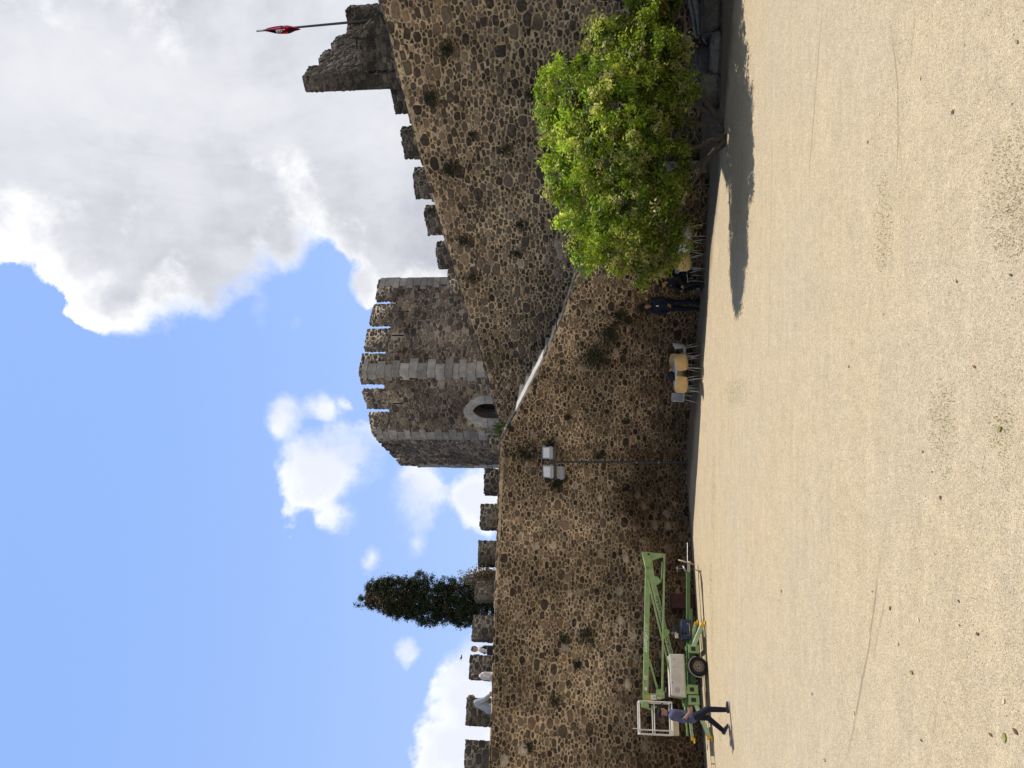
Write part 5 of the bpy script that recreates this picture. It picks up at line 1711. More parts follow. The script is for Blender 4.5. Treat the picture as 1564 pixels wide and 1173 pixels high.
def text_mesh(body, mat, parent, p0, p1, height, shear=0.0, bold=0.0, dy=.2, name='lettering', ext=.0015, squash=None):
    """lettering on a vertical face: from p0 to p1 (baseline, local x/z), front face looking to -y"""
    cu = bpy.data.curves.new('t', 'FONT'); cu.body = body; cu.shear = shear; cu.offset = bold; cu.extrude = ext; cu.size = 1.0
    o = bpy.data.objects.new(name, cu); COL.objects.link(o)
    dg = bpy.context.evaluated_depsgraph_get(); dg.update()
    me = bpy.data.meshes.new_from_object(o.evaluated_get(dg)); me.name = name
    bpy.data.objects.remove(o); bpy.data.curves.remove(cu)
    n = len(me.vertices); co = np.empty(n*3, np.float32); me.vertices.foreach_get('co', co); co = co.reshape(-1, 3)
    x0, x1 = co[:, 0].min(), co[:, 0].max(); caph = .70
    p0, p1 = Vector(p0), Vector(p1); d = (p1-p0); L = d.length; d.normalize(); u = Vector((-d.z, 0, d.x))
    X = (co[:, 0]-x0)/(x1-x0)*L; Zz = co[:, 1]/caph*height
    out = np.array(p0)[None, :]+X[:, None]*np.array(d)[None, :]+Zz[:, None]*np.array(u)[None, :]
    out[:, 1] = dy - co[:, 2]
    me.vertices.foreach_set('co', out.astype(np.float32).ravel()); me.update()
    me.materials.clear(); me.materials.append(mat)
    o = bpy.data.objects.new(name, me); COL.objects.link(o); o.parent = parent
    return o
# upper boom lettering
text_mesh('nifty', M['white_ink'], ub, Lb(987.8, 996.5, .222), Lb(988.7, 965, .222), .088, .28, .022, .222)
text_mesh('120', M['white_ink'], ub, Lb(988.7, 963, .222), Lb(988.9, 952.5, .222), .082, .25, -.004, .222)

# end bracket at the right
mb = MB()
br = [(979.7, 842.3), (1016.5, 845.9), (1016, 851.5), (1010, 851.5), (995, 856), (993.5, 866), (986, 866), (984, 856)]
for dy in (.16, .40): mb.prism([Lb(x, y, dy) for x, y in br], (0, .03, 0))
mb.prism([Lb(x, y, .19) for x, y in ((980.5, 843.0), (983.5, 842.9), (988, 866), (986, 866))], (0, .21, 0))
mb.build('end_bracket', M['green'], boom, False, False)
mb = MB(); p = Lb(990.5, 846.5, .15); mb.tube(p, p+YV*.31, .036, n=16); p = Lb(1013.5, 848, .15); mb.tube(p, p+YV*.30, .020, n=12)
mb.build('pivot_pin', M['black'], boom, False, True, 40)
# lower boom: text plate with gusset, and its thin companion rail
mb = MB()
p = Lb(993.3, 855, .27); q = Lb(1027.5, 1005, .27)
pl = [(990, 852), (996.5, 857), (999.7, 880), (1004.8, 881), (1010.5, 887), (1003.2, 894.5), (1007, 911), (1018.6, 961), (1023, 962.5), (1023, 967), (1020.5, 968), (1029.5, 1003), (1024.5, 1008), (1008.5, 943.5), (992.0, 883)]
mb.prism([Lb(x, y, .22) for x, y in pl], (0, .12, 0))
lo = mb.build('lower_boom', M['green'], boom, False, False)
mb = MB()
mb.beam(Lb(990.5, 888, .20), Lb(1024.3, 1031, .20), .06, .05, bev=.006)
mb.build('lower_rail', M['green'], boom, False, True, 35)
mb = MB()
mb.beam(Lb(993.2, 887, .215), Lb(1024.2, 1010, .215), .012, .014); mb.build('white_stripe', M['sticker'], boom, False, False)
text_mesh('NÇÃO', M['ink'], lo, Lb(1027.6, 999.5, .217), Lb(1020.5, 972, .217), .078, 0, .016, .2185)
text_mesh('INSTALAÇÃO', M['ink'], lo, Lb(1017.0, 960, .217), Lb(1004.9, 910, .217), .072, 0, .014, .2185)
mb = MB(); p = Lb(1001.6, 904, .217)
mb.path([(p.x-.03, .217, p.z-.02), (p.x+.005, .217, p.z+.03), (p.x+.03, .217, p.z-.015), (p.x-.02, .217, p.z+.005)], .006, 4)
mb.build('red_mark', M['red_ink'], lo)
for k_, (o1, rad_) in enumerate(((.0, .009), (.7, .007))):
    mb = MB(); pts = [Lb(1003+o1, 893, .21), Lb(1009+o1, 915, .205), Lb(1014+o1, 933, .21), Lb(1019.5+o1, 952, .205), Lb(1026+o1, 975, .20), Lb(1031+o1, 992, .22)]; mb.path(pts, rad_, 6); mb.build('hydraulic_hose', M['black'], boom)
mb = MB(); mb.path([Lb(1045, 1002, .0), Lb(1049, 1006, -.02), Lb(1050, 1020, .0), Lb(1047, 1035, .02), Lb(1049, 1048, .02)], .011, 6); mb.build('black_tube', M['black'], boom)
# tie rod, short ram, strut
mb = MB(); mb.beam(Lb(1014.8, 847, .13), Lb(1011.5, 1056, .13), .05, .055, bev=.006); mb.build('tie_rod', M['green'], boom, False, True, 35)
mb = MB(); mb.tube(Lb(1011, 858, .28), Lb(1010, 885, .28), .022, n=10); mb.build('ram', M['green_lt'], boom)
mb = MB(); mb.beam(Lb(991, 1006, .28), Lb(1005, 1056, .28), .06, .055, bev=.006); mb.bbox(Lb(991.5, 1013, .28), (.20, .08, .05), .01); mb.build('strut', M['green'], boom, False, True, 35)
mb = MB(); pts = [Lb(1003, 891, .25), Lb(1009, 898, .22), Lb(1013, 905, .2), Lb(1017, 899, .2)]; mb.path(pts, .010, 6); mb.build('hydraulic_hose', M['black'], boom)
# knuckle at the basket end with stickers
mb = MB()
kn = [(981.5, 1060), (1002.4, 1058.7), (1003, 1053), (1010, 1052), (1015, 1057), (1015, 1066.6), (1004.7, 1068), (993, 1071.5), (982, 1074)]
for dy in (.12, .40): mb.prism([Lb(x, y, dy) for x, y in kn], (0, .05, 0))
mb.prism([Lb(x, y, .17) for x, y in ((985, 1062), (1000, 1060), (1000, 1065), (985, 1069))], (0, .23, 0))
kb = mb.build('knuckle', M['green'], boom, False, False)
def plate(x0, x1, y0, y1, dy, mat, name, par):
    p = Lb(x0, y1, dy); q = Lb(x1, y0, dy); mb = MB()
    mb.box(((p.x+q.x)/2, dy, (p.z+q.z)/2), (abs(q.x-p.x), .004, abs(p.z-q.z))); return mb.build(name, mat, par, False, False)
plate(989, 993, 1062, 1071, .116, M['orange'], 'orange_sticker', kb)
s_ = plate(994, 1001.5, 1061.5, 1068.3, .116, M['sticker'], 'sticker', kb)
mb = MB(); p = Lb(999.3, 1065, .114); lathe(mb, (p.x, .113, p.z), [(.028, 0), (.014, 0)], 16); mb.build('sticker_mark', M['teal'], s_, False, False)
plate(1003.4, 1010, 1064, 1068, .116, M['beige'], 'sticker', kb)
mb = MB(); rect_block(mb, 1015, 1020.5, 1058, 1066, .14, .36, .01); rect_block(mb, 1012, 1016, 1048, 1054, .15, .3, .01); mb.build('control_box', M['black'], boom, False, True, 35)
mb = MB(); p = Lb(1016, 1055, .2); mb.tube(p-Vector((.09, 0, 0)), p+Vector((.09, 0, 0)), .03, n=10); mb.build('slew_motor', M['steel'], boom)
# basket
bx0 = Lb(1000, 1121.5, .1).x; bx1 = Lb(1000, 1072, .1).x
bz1 = Lb(976.5, 1095, .1).z; bzm = Lb(999, 1095, .1).z; bz0 = Lb(1026, 1095, .1).z
by0, by1 = .0, .72
mb = MB()
for z, r_ in ((bz1, .019), (bzm, .014), (bz0, .019)):
    c4_ = [(bx0, by0, z), (bx1, by0, z), (bx1, by1, z), (bx0, by1, z)]
    for i in range(4):
        if z == bzm and i == 1: pass
        mb.tube(c4_[i], c4_[(i+1) % 4], r_, n=8)
for x, y in ((bx0, by0), (bx1, by0), (bx1, by1), (bx0, by1), (bx0+.10, by0+.0), (bx0, by1*.5)):
    mb.tube((x, y, bz0), (x, y, bz1), .018, n=8)
    mb.sphere((x, y, bz1), .02, 8, 6)
mb.tube((bx0+.12, by0, bz1), (bx0+.12, by0, bz1+.20), .010, n=6)
bk = mb.build('basket', M['white_tube'], boom, False, True, 40)
mb = MB()
mb.bbox(((bx0+bx1)/2-.1, (by0+by1)/2, bz0-.10), (abs(bx1-bx0)*.78, by1*.95, .16), .02)
mb.build('basket_floor', M['beige'], bk, False, True, 35)
mb = MB(); p = Lb(1029, 1121, .1); mb.tube(p-Vector((.05, .0, 0)), p+Vector((.07, 0, 0)), .05, n=14); mb.build('floor_roller', M['beige'], bk, False, True, 35)
mb = MB()
mb.path([Lb(979, 1072, .3), Lb(984, 1080, .3), Lb(994, 1083, .3), Lb(1003, 1079, .3)], .026, 8)
mb.bbox((bx1-.10, by0-.02, bzm+.25), (.14, .12, .20), .02); mb.build('basket_arm', M['green'], boom, False, True, 40)
mb = MB(); mb.path([Lb(985, 1073, .2), Lb(996, 1076.5, .12), Lb(1006, 1078, .1), Lb(1012, 1074, .15), Lb(1018, 1066, .2)], .014, 7)
mb.build('basket_cable', M['black'], boom)
# navy tool box on the drawbar
p = Lb(1042.5, 976, .42); q = Lb(1055.5, 946, .42)
mb = MB(); mb.bbox(((p.x+q.x)/2, .60, (p.z+q.z)/2), (q.x-p.x, .36, p.z-q.z), .012)
tb = mb.build('tool_box', M['navy_box'], boom, False, True, 35)
mb = MB(); h0, h1 = Lb(1049.2, 970, .41), Lb(1052.8, 953, .41)
mb.path([(h0.x, .42, h0.z), (h0.x, .40, h1.z), (h1.x, .40, h1.z), (h1.x, .42, h0.z)], .010, 5); mb.build('handle', M['beige'], tb)
# valve block and controls beside the lower boom
mb = MB(); rect_block(mb, 1029, 1037, 955, 966, .3, .55, .01); rect_block(mb, 1036.5, 1039.5, 956, 970, .25, .6, .01)
mb.tube(Lb(1038, 967, .4), Lb(1049, 967, .4), .02, n=8); mb.build('valve_block', M['black'], boom, False, True, 35)
mb = MB(); rect_block(mb, 1032, 1036, 967, 974, .28, .45, .008); mb.build('control_panel', M['cream'], boom, False, True, 35)
mb = MB(); mb.tube(Lb(1024, 967, .34), Lb(1033, 967, .36), .022, n=8); rect_block(mb, 1030.5, 1033.5, 965, 968, .28, .5, .005); mb.build('valve_stem', M['steel'], boom)
# hitch, crank, jockey stand, black tube down to the ground
mb = MB(); p = Lb(1052, 860, .72); q = Lb(1052, 875, .72)
mb.beam(p, q, .08, .085, bev=.012); mb.tube(Lb(1050, 829, .72), Lb(1050, 858, .72), .009, n=6)
mb.sphere(Lb(1053, 859, .72), .05, 10, 7); mb.build('tow_hitch', M['steel'], boom, False, True, 40)
mb = MB(); mb.tube(Lb(1036, 855, .62), Lb(1059.5, 862, .62), .022, n=10); mb.tube(Lb(1053, 857, .6), Lb(1052, 866, .6), .012, n=6); mb.build('jockey_stand', M['beige'], boom)
mb = MB(); mb.tube(Lb(1035, 868, .66), Lb(1046, 868, .66), .008, n=6); mb.tube(Lb(1034.5, 864.5, .66), Lb(1034.5, 872.5, .66), .012, n=6); mb.tube(Lb(1043, 864, .66), Lb(1048.5, 874, .66), .022, n=8); mb.tube(Lb(1045, 864, .6), Lb(1045, 873, .6), .012, n=6)
mb.build('crank', M['steel'], boom)
mb = MB()
pts = [Lb(1056, 869, .62), Lb(1061, 870, .55), Lg(1068, 872, .05), Lg(1071, 880, .012), Lg(1072.5, 890, .012), Lg(1073, 905, .012), Lg(1074, 925, .012), Lg(1075, 944, .012), Lg(1072, 962, .012)]
mb.path(pts, .013, 7); mb.build('black_tube', M['black'], boom)

# maroon box by the wall behind the drawbar
p = on_plane(1045, 918, A0+nA*.36, nA)
mar = thing('metal_box', 'dark maroon metal box against the wall behind the boom lift drawbar', 'box', (p.x, p.y, 0), RZB)
ht = on_plane(1027, 918, A0+nA*.36, nA).z
mb = MB(); mb.bbox((0, .16, ht/2), (.46, .30, ht), .015); mb.build('box_body', M['maroon'], mar, False, True, 35)
mb = MB(); mb.bbox((0, .16, ht+.012), (.49, .33, .03), .008); mb.build('lid', M['maroon'], mar, False, True, 35)

# concrete post at the left edge of the yard
p = gp(1073, 1174)
M['concrete'] = simple('grey_concrete', (.30, .29, .275), .9, 0, .2, 5, .4, 60, .15, .3, (.16, .15, .13))
post = thing('concrete_block', 'upright pale grey concrete slab at the far left foot of the wall', 'slab', (p.x, p.y, 0), RZB)
mb = MB(); hh = 3.4-(1023-900)/FOC*p.y
mb.bbox((-.02, .14, hh/2), (.52, .24, hh), .05); mb.build('slab_body', M['concrete'], post, False, True, 40)

# ------------------------------------------------------------------ lamp post with floodlights at the corner
M['lamp_grey'] = simple('grey_lamp_housing', (.40, .43, .48), .45, .2, .08, 8, 0, 60, .4, .15)
M['lamp_glass'] = simple('white_lamp_glass', (.78, .79, .80), .12, 0, .05, 8, 0, 60, .6)  # white base stands in for bright sky mirrored in the glass
M['lamp_glass_tan'] = simple('tan_lamp_glass', (.42, .34, .22), .25, 0, .2, 8, 0, 60, .6)  # tan base colour for the more tilted lower floodlight
M['pole'] = simple('dark_grey_pole', (.055, .055, .06), .5, .2, .2, 8, 0, 60, .4, .2)
offL = .16
nL = Vector((0, -1, 0)); PL = A1 + nL*.52
pt = on_plane(845, 705.3, PL, nL); pb = on_plane(1041, 706.5, PL, nL)
pole = thing('lamp_post', 'dark steel pole with three floodlights fixed in the corner of the walls', 'lamp', (pb.x, pb.y, 0))
mb = MB(); mb.tube((pb.x, pb.y, max(.0, pb.z-.4)), (pt.x, pt.y, pt.z), .043, .036, 12); mb.tube((pb.x, pb.y, 0), (pb.x, pb.y, .03), .11, n=12)
ca = on_plane(848.5, 675, PL, nL); cb2 = on_plane(848.5, 733, PL, nL)
ca.z = cb2.z = (ca.z+cb2.z)/2; cb2.y = ca.y
mb.beam(ca, cb2, .06, .07); mb.build('pole', M['pole'], pole, True, True, 40)
mb = MB()
for zz in (on_plane(972, 706, PL, nL).z, on_plane(1006, 706, PL, nL).z):
    q = pb+(pt-pb)*((zz-pb.z)/(pt.z-pb.z)); mb.tube((q.x, q.y, zz-.02), (q.x, q.y, zz+.02), .055, n=12); mb.beam((q.x, q.y, zz), (q.x, q.y+.3, zz), .03, .03)
mb.build('wall_bracket', M['steel'], pole, True)
def flood(x, y, tilt, yaw, w, h, glass, off):
    c = on_plane(x, y, PL+nL*off, nL)
    Mx = Matrix.Rotation(yaw, 3, 'Z') @ Matrix.Rotation(tilt, 3, 'X')
    mb = MB()
    T = lambda v: c + Mx @ Vector(v)
    mb.bbox(c + Mx @ Vector((0, .045, 0)), (w, .09, h), .015, Mx)
    fr = w/2
    for s in (-1, 1): mb.bbox(c + Mx @ Vector((s*(w/2+.008), .03, -h*.5)), (.022, .04, .10), .006, Mx)
    mb.bbox(c + Mx @ Vector((0, .10, -h*.58)), (w*.96, .16, h*.34), .02, Mx)
    o = mb.build('floodlight', M['lamp_grey'], pole, True, True, 35)
    mb = MB(); mb.bbox(c + Mx @ Vector((0, -.004, 0)), (w*.80, .012, h*.74), .004, Mx)
    mb.build('glass', M[glass], o, True, True, 35)
    return o
flood(834.5, 691.5, R(-12), R(4), .42, .30, 'lamp_glass', .12)
flood(835.5, 720.5, R(-12), R(-6), .44, .30, 'lamp_glass', .12)
flood(853.5, 722, R(-35), R(-6), .44, .20, 'lamp_glass_tan', .10)

# ------------------------------------------------------------------ flag
fb = at(600, 28, 21.6); ft = at(392, 47.5, 21.6)
M['flag_red'] = simple('red_flag_cloth', (.50, .035, .075), .8, 0, .25, 8, .3, 30, .2)
M['flag_black'] = simple('black_flag_cloth', (.025, .022, .04), .8, 0, .25, 8, .3, 30, .2)
flag = thing('flagpole', 'thin dark flagpole with a limp red and black flag above the turret', 'flag', (fb.x, fb.y, fb.z))
mb = MB(); mb.tube(fb-(ft-fb)*.15, ft, .045, .028, 8); mb.build('pole', M['pole'], flag, True)
mb = MB()
ax = (ft-fb).normalized()
def fp(x, y, dy=0.0): return at(x, y, 21.55+dy)
# limp cloth: a strip whose two long edges are traced from the hanging folds
nv = 17; nu = 9; pts = []
top = [(401, 46.0), (410, 42.5), (420, 40.3), (428, 39.2), (434, 38.6), (440, 38.8), (446, 40.0), (452, 42.0), (459, 44.5)]
bot = [(401, 47.2), (410, 48.6), (420, 51.0), (428, 51.8), (434, 51.9), (440, 51.7), (444, 50.6), (450, 47.8), (459.5, 45.2)]
for i in range(nu):
    for j in range(nv):
        t = j/(nv-1); x = top[i][0]*(1-t)+bot[i][0]*t; y = top[i][1]*(1-t)+bot[i][1]*t
        pts.append(fp(x, y, .12*math.sin(t*9+i*.5)-.05))
b0 = len(mb.v); mb.v.extend([tuple(p) for p in pts]); mb.c.extend([(.5, .5, .5, 1)]*len(pts))
pat = lambda i, j: 1 if ((i < 3 and j > 7) or (5 <= i < 7 and j > 8) or (3 <= i < 4 and j < 5) or (i in (5, 6) and 2 < j < 6)) else 0
for i in range(nu-1):
    for j in range(nv-1):
        mb.f.append([b0+i*nv+j, b0+i*nv+j+1, b0+(i+1)*nv+j+1, b0+(i+1)*nv+j]); mb.mi.append(pat(i, j))
fo = mb.build('flag_cloth', [M['flag_red'], M['flag_black']], flag, True)
mb = MB()
for a, b in (((421, 46.5), (423.5, 49.5)), ((424, 46.3), (424.5, 49.8)), ((426.5, 46.3), (428, 49.9)), ((421, 46.4), (430, 45.6)), ((429, 45.8), (430.5, 48.5)), ((432, 39.2), (436, 39.3)), ((431, 45.5), (435, 44.8))):
    mb.beam(fp(a[0], a[1], -.16), fp(b[0], b[1], -.16), .01, .022)
mb.build('white_emblem', M['white_ink'], fo, True)
# ------------------------------------------------------------------ tables and chairs
M['ply'] = simple('ochre_plywood_shell', (.52, .36, .16), .5, 0, .12, 5, .03, 60, .4)
M['shell_grey'] = simple('pale_grey_shell', (.42, .43, .47), .45, 0, .06, 5, .02, 60, .4)
M['shell_white'] = simple('white_shell', (.58, .59, .62), .45, 0, .06, 5, .02, 60, .4)
M['leg'] = simple('silver_chair_leg', (.48, .46, .43), .35, .55, .1, 12, 0, 60, .5)
M['table_white'] = simple('white_table_top', (.66, .68, .72), .4, 0, .05, 5)
def chair_mesh_parts():
    # shell: one bent sheet, seat flowing into a curved, flaring back (front = +X)
    nu, nv = 13, 15; pts = []; back = []
    prof = [(.23, .445), (.20, .452), (.14, .452), (.06, .447), (-.02, .442), (-.10, .440), (-.155, .446), (-.19, .47), (-.21, .51), (-.222, .56), (-.232, .62), (-.242, .68), (-.252, .74), (-.260, .79), (-.266, .825)]
    for j, (x, z) in enumerate(prof):
        t = j/(nv-1)
        hw = .205 if j < 5 else .205+.055*min(1, (j-4)/6)-.02*max(0, (j-11)/3)
        for i in range(nu):
            s = -1+2*i/(nu-1)
            wrap = max(0, (j-5)/9)
            xx = x + wrap*.16*s*s
            zz = z + (0.025*s*s if j < 6 else 0) - (.035*s*s*wrap if j > 12 else 0) + .02*abs(s)**3*(1 if 3 < j < 8 else 0)
            pts.append(Vector((xx, s*hw, zz)))
    return pts, nu, nv
def solid_sheet(mb, pts, nu, nv, th):
    me_n = []
    for j in range(nv):
        for i in range(nu):
            a = pts[j*nu+min(i+1, nu-1)]-pts[j*nu+max(i-1, 0)]; b = pts[min(j+1, nv-1)*nu+i]-pts[max(j-1, 0)*nu+i]
            me_n.append(a.cross(b).normalized())
    k = nu*nv
    vs = [p+n*th/2 for p, n in zip(pts, me_n)]+[p-n*th/2 for p, n in zip(pts, me_n)]
    fs = []
    for j in range(nv-1):
        for i in range(nu-1):
            f = (j*nu+i, j*nu+i+1, (j+1)*nu+i+1, (j+1)*nu+i); fs.append(f); fs.append(tuple(x+k for x in f[::-1]))
    rim = [i for i in range(nu)]+[j*nu+nu-1 for j in range(1, nv)]+[(nv-1)*nu+i for i in range(nu-2, -1, -1)]+[j*nu for j in range(nv-2, 0, -1)]
    for a, b in zip(rim, rim[1:]+rim[:1]): fs.append((b, a, a+k, b+k))
    mb.add(vs, fs)
def make_chair(mat):
    t = thing('chair', 'x', 'chair')
    mb = MB(); pts, nu, nv = chair_mesh_parts(); solid_sheet(mb, pts, nu, nv, .014)
    mb.build('shell', mat, t, False, True, 50)
    for sx in (-1, 1):
        for sy in (-1, 1):
            mb = MB(); mb.path([(sx*.14, sy*.15, .437), (sx*.175+(-.01 if sx < 0 else 0), sy*.19, .2), (sx*.215-(.02 if sx < 0 else 0), sy*.222, .0)], [.012, .012, .009], 7); mb.build('leg', M['leg'], t)
    mb = MB(); mb.beam((-.15, -.15, .43), (-.15, .15, .43), .02, .015); mb.beam((.15, -.15, .43), (.15, .15, .43), .02, .015); mb.beam((-.15, 0, .43), (.15, 0, .43), .02, .015); mb.build('under_frame', M['leg'], t)
    return t
protos = {}
GRP = 'chairs set out along the stair wall'
def place_chair(x, y, rz, kind, label, away=0.0):
    p = gp(x, y)
    if kind not in protos:
        t = make_chair(M[kind]); protos[kind] = t
    else:
        src = protos[kind]; t = src.copy(); COL.objects.link(t)
        for ch in src.children:
            c = ch.copy(); COL.objects.link(c); c.parent = t
    t.location = (p.x, p.y+away, 0); t.rotation_euler = (0, 0, R(rz)); t['label'] = label; t['group'] = GRP
    return t
place_chair(1071.5, 555, 101, 'ply', 'ochre chair at the table with its back to us, right one of the front pair')
place_chair(1071.5, 586, 76, 'ply', 'ochre chair at the table with its back to us, left one of the front pair')
place_chair(1065, 550, -78, 'ply', 'ochre chair behind the table facing us, right one of the rear pair', .25)
place_chair(1065, 571, -95, 'ply', 'ochre chair behind the table facing us, left one of the rear pair', .25)
place_chair(1069, 536.5, 168, 'shell_grey', 'pale grey chair at the right end of the table, seen from the side')
place_chair(1067, 601, -28, 'shell_grey', 'pale grey chair at the left end of the table, turned towards us')
place_chair(1077, 401, 88, 'ply', 'single ochre chair between the seated man and the bush')
place_chair(1077, 375, 70, 'shell_white', 'white chair half under the left edge of the bush')
place_chair(1078.5, 357, 110, 'shell_grey', 'grey chair furthest under the bush')
place_chair(1073, 427, 205, 'shell_white', 'white chair on which the man in the black jacket sits')
place_chair(1074, 412, 100, 'shell_grey', 'grey chair right behind the seated man', .3)
p = gp(1068, 569)
tb_ = thing('cafe_table', 'small white table with the ochre and grey chairs around it', 'table', (p.x, p.y+.12, 0), R(-33))
mb = MB(); mb.bbox((0, 0, .735), (.85, .70, .03), .008); mb.build('table_top', M['table_white'], tb_, False, True, 35)
for sx in (-1, 1):
    for sy in (-1, 1):
        mb = MB(); mb.tube((sx*.36, sy*.29, .72), (sx*.38, sy*.31, 0), .016, n=8); mb.build('leg', M['leg'], tb_)
bg_ = thing('bag', 'black bag lying on the white table behind the front chairs', 'bag', (p.x-.12, p.y+.02, .752), R(20))
mb = MB()
mb.sphere((0, 0, .09), (.19, .12, .10), 14, 9); mb.sphere((.05, 0, .13), (.11, .09, .08), 12, 8)
voxel_obj('bag_body', mb, M['bag'], bg_, .012, 5)
mb = MB(); mb.path([(-.12, 0, .15), (-.06, -.03, .24), (.06, -.03, .25), (.12, 0, .16)], .010, 6); mb.build('strap', M['bag'], bg_)

# ------------------------------------------------------------------ stones, log and pot under the bush
M['block'] = stone_mat('dark_block_stone', (1, 1, 1), 0, .35)
M['drift'] = simple('grey_weathered_wood', (.22, .20, .18), .9, 0, .4, 6, .7, 30, .1)
M['terracotta'] = simple('terracotta', (.40, .15, .09), .8, 0, .2, 10, .2)
def stone_block(x0, x1, y0, y1, label, seed, deep=.55, away=0.0):
    r = random.Random(seed)
    p = gp(x1, (y0+y1)/2); Y = p.y+away
    w = (y1-y0)/FOC*Y; hgt = (3.4-(x0-900)/FOC*Y)
    t = thing('stone_block', label, 'stone', (p.x, Y, 0), R(r.uniform(-14, -4)), 'stone blocks under the bush')
    bm = bmesh.new(); bmesh.ops.create_cube(bm, size=1)
    for v in bm.verts: v.co = Vector((v.co.x*w, v.co.y*deep+deep/2, (v.co.z+.5)*hgt))
    bmesh.ops.bevel(bm, geom=bm.edges[:], offset=.05, segments=2, affect='EDGES')
    bmesh.ops.subdivide_edges(bm, edges=bm.edges[:], cuts=3, use_grid_fill=True)
    for v in bm.verts: v.co += Vector((r.random()-.5, r.random()-.5, r.random()-.5))*.028
    mb = MB(); mb.from_bm(bm, None, (.16, .145, .125, 1)); bm.free()
    mb.build('block_body', M['block'], t, False, True)
stone_block(1082, 1102, 49, 111, 'long low rectangular stone block right of the bush trunk, in the middle of the row', 1, .5)
stone_block(1067, 1100, 112, 162, 'taller squarish stone block in the row nearest the bush trunk', 2, .5)
stone_block(1068, 1103, -8, 47, 'big dark stone block at the right end of the row', 3, .5)
stone_block(1060, 1092, 56, 105, 'dark stone behind the long low block, carrying a terracotta pot', 4, .45, .62)
p = at(1059.5, 64, gp(1092, 64).y+.75)
pot = thing('flower_pot', 'small terracotta pot standing on a dark stone under the bush', 'pot', p)
mb = MB(); lathe(mb, (0, 0, 0), [(.001, 0), (.075, 0), (.10, .15), (.112, .15), (.112, .185), (.098, .185), (.092, .15), (.001, .14)], 20, 'Z'); mb.build('pot_body', M['terracotta'], pot, False, True, 40)
q = gp(1098, 20)
lg = thing('driftwood_log', 'curved grey weathered log resting on the stones at the right end', 'log', (q.x, q.y, 0))
mb = MB(); r = random.Random(4)
for k in range(5):
    o = Vector((0, r.uniform(.15, .5), r.uniform(-.05, .12)))
    pts = [at(1078-2*k, 62-5*k, q.y)+o-Z*.02, at(1072, 40, q.y)+o+Z*.02, at(1068, 15, q.y)+o, at(1064, -12, q.y)+o+Z*.03, at(1058, -40, q.y)+o]
    mb.path(pts, [.02, .045, .05, .05, .03], 7)
mb.build('log_body', M['drift'], lg, True)
q = gp(1098, 93, .03)
lit = thing('paper_scrap', 'tiny white scrap of paper on the ground by the long low stone block', 'litter', (q.x, q.y-.1, 0))
mb = MB(); mb.grid([Vector((i*.03-.045, j*.03-.03, .012+.012*((i*7+j*5) % 3))) for j in range(3) for i in range(4)], 4, 3); mb.build('paper', M['sticker'], lit)

# foot of the walls: tumbled small stones
rr = random.Random(14)
grp = 'loose stones along the foot of the walls'
def loose(p, s, label, seed, col):
    r = random.Random(seed)
    o = MB()
    bm = bmesh.new(); bmesh.ops.create_icosphere(bm, subdivisions=2, radius=1)
    for v in bm.verts:
        v.co = Vector((v.co.x*s, v.co.y*s*.8, v.co.z*s*.6))*(1+.22*(r.random()-.5))
    o.from_bm(bm, Matrix.Translation((0, 0, s*.35)) @ Matrix.Rotation(r.random()*6, 4, 'Z'), col); bm.free()
    ob = o.build('loose_stone', M['block'], None); ob.location = p
    tag(ob, label, 'stone', grp)
for i in range(16):
    u = LA*(.15+.8*rr.random()); p = A0+dA*u+nA*rr.uniform(.06, .25); p.z = 0
    loose(p, rr.uniform(.05, .11), 'grey stone lying loose along the foot of the left wall', 900+i, (.17, .155, .135, 1))
for i in range(12):
    u = LB*(.05+.9*rr.random()); p = A1+dB*u+nB*rr.uniform(.05, .2); p.z = 0
    loose(p, rr.uniform(.05, .10), 'grey stone lying loose along the foot of the stair wall', 930+i, (.15, .135, .115, 1))

# ------------------------------------------------------------------ litter on the gravel
M['dry_leaf'] = leaf_mat('dry_leaf', .12, .7)
LV = [(1393, 1027, 0, .075), (1241, 1060, 1, .07), (1360, 929, 1, .09), (1403, 946, 2, .06), (1535, 1126, 0, .09), (1552, 1117, 3, .07), (1534, 1071, 2, .05), (1465, 918, 1, .05), (1514, 1122, 3, .05), (1305, 1089, 2, .07), (1260, 1161, 0, .08), (1194, 903, 3, .07), (1497, 845, 1, .05), (1333, 903, 1, .05), (1408, 1131, 1, .06),
      (1406, 120, 2, .05), (1456, 171, 3, .06), (1343, 174, 2, .05), (1326, 217, 3, .05), (1554, 64, 0, .05), (1373, 984, 3, .04), (1538, 1142, 1, .05), (1494, 968, 3, .05), (1466, 955, 1, .04), (1555, 855, 1, .05), (1528, 655, 0, .07), (1462, 430, 1, .05), (1297, 560, 3, .05), (1410, 690, 1, .05), (1350, 480, 1, .04), (1489, 560, 3, .05), (1545, 420, 1, .06), (1300, 700, 1, .04), (1437, 760, 3, .05)]
NAMES = ['yellowish green leaf lying on the pale gravel', 'dark curled leaf lying on the pale gravel', 'pale cream petal-like leaf lying on the pale gravel', 'reddish brown dry leaf lying on the pale gravel']
COLS = [(.26, .24, .06), (.085, .065, .045), (.62, .54, .36), (.17, .075, .04)]
rs = np.random.default_rng(21)
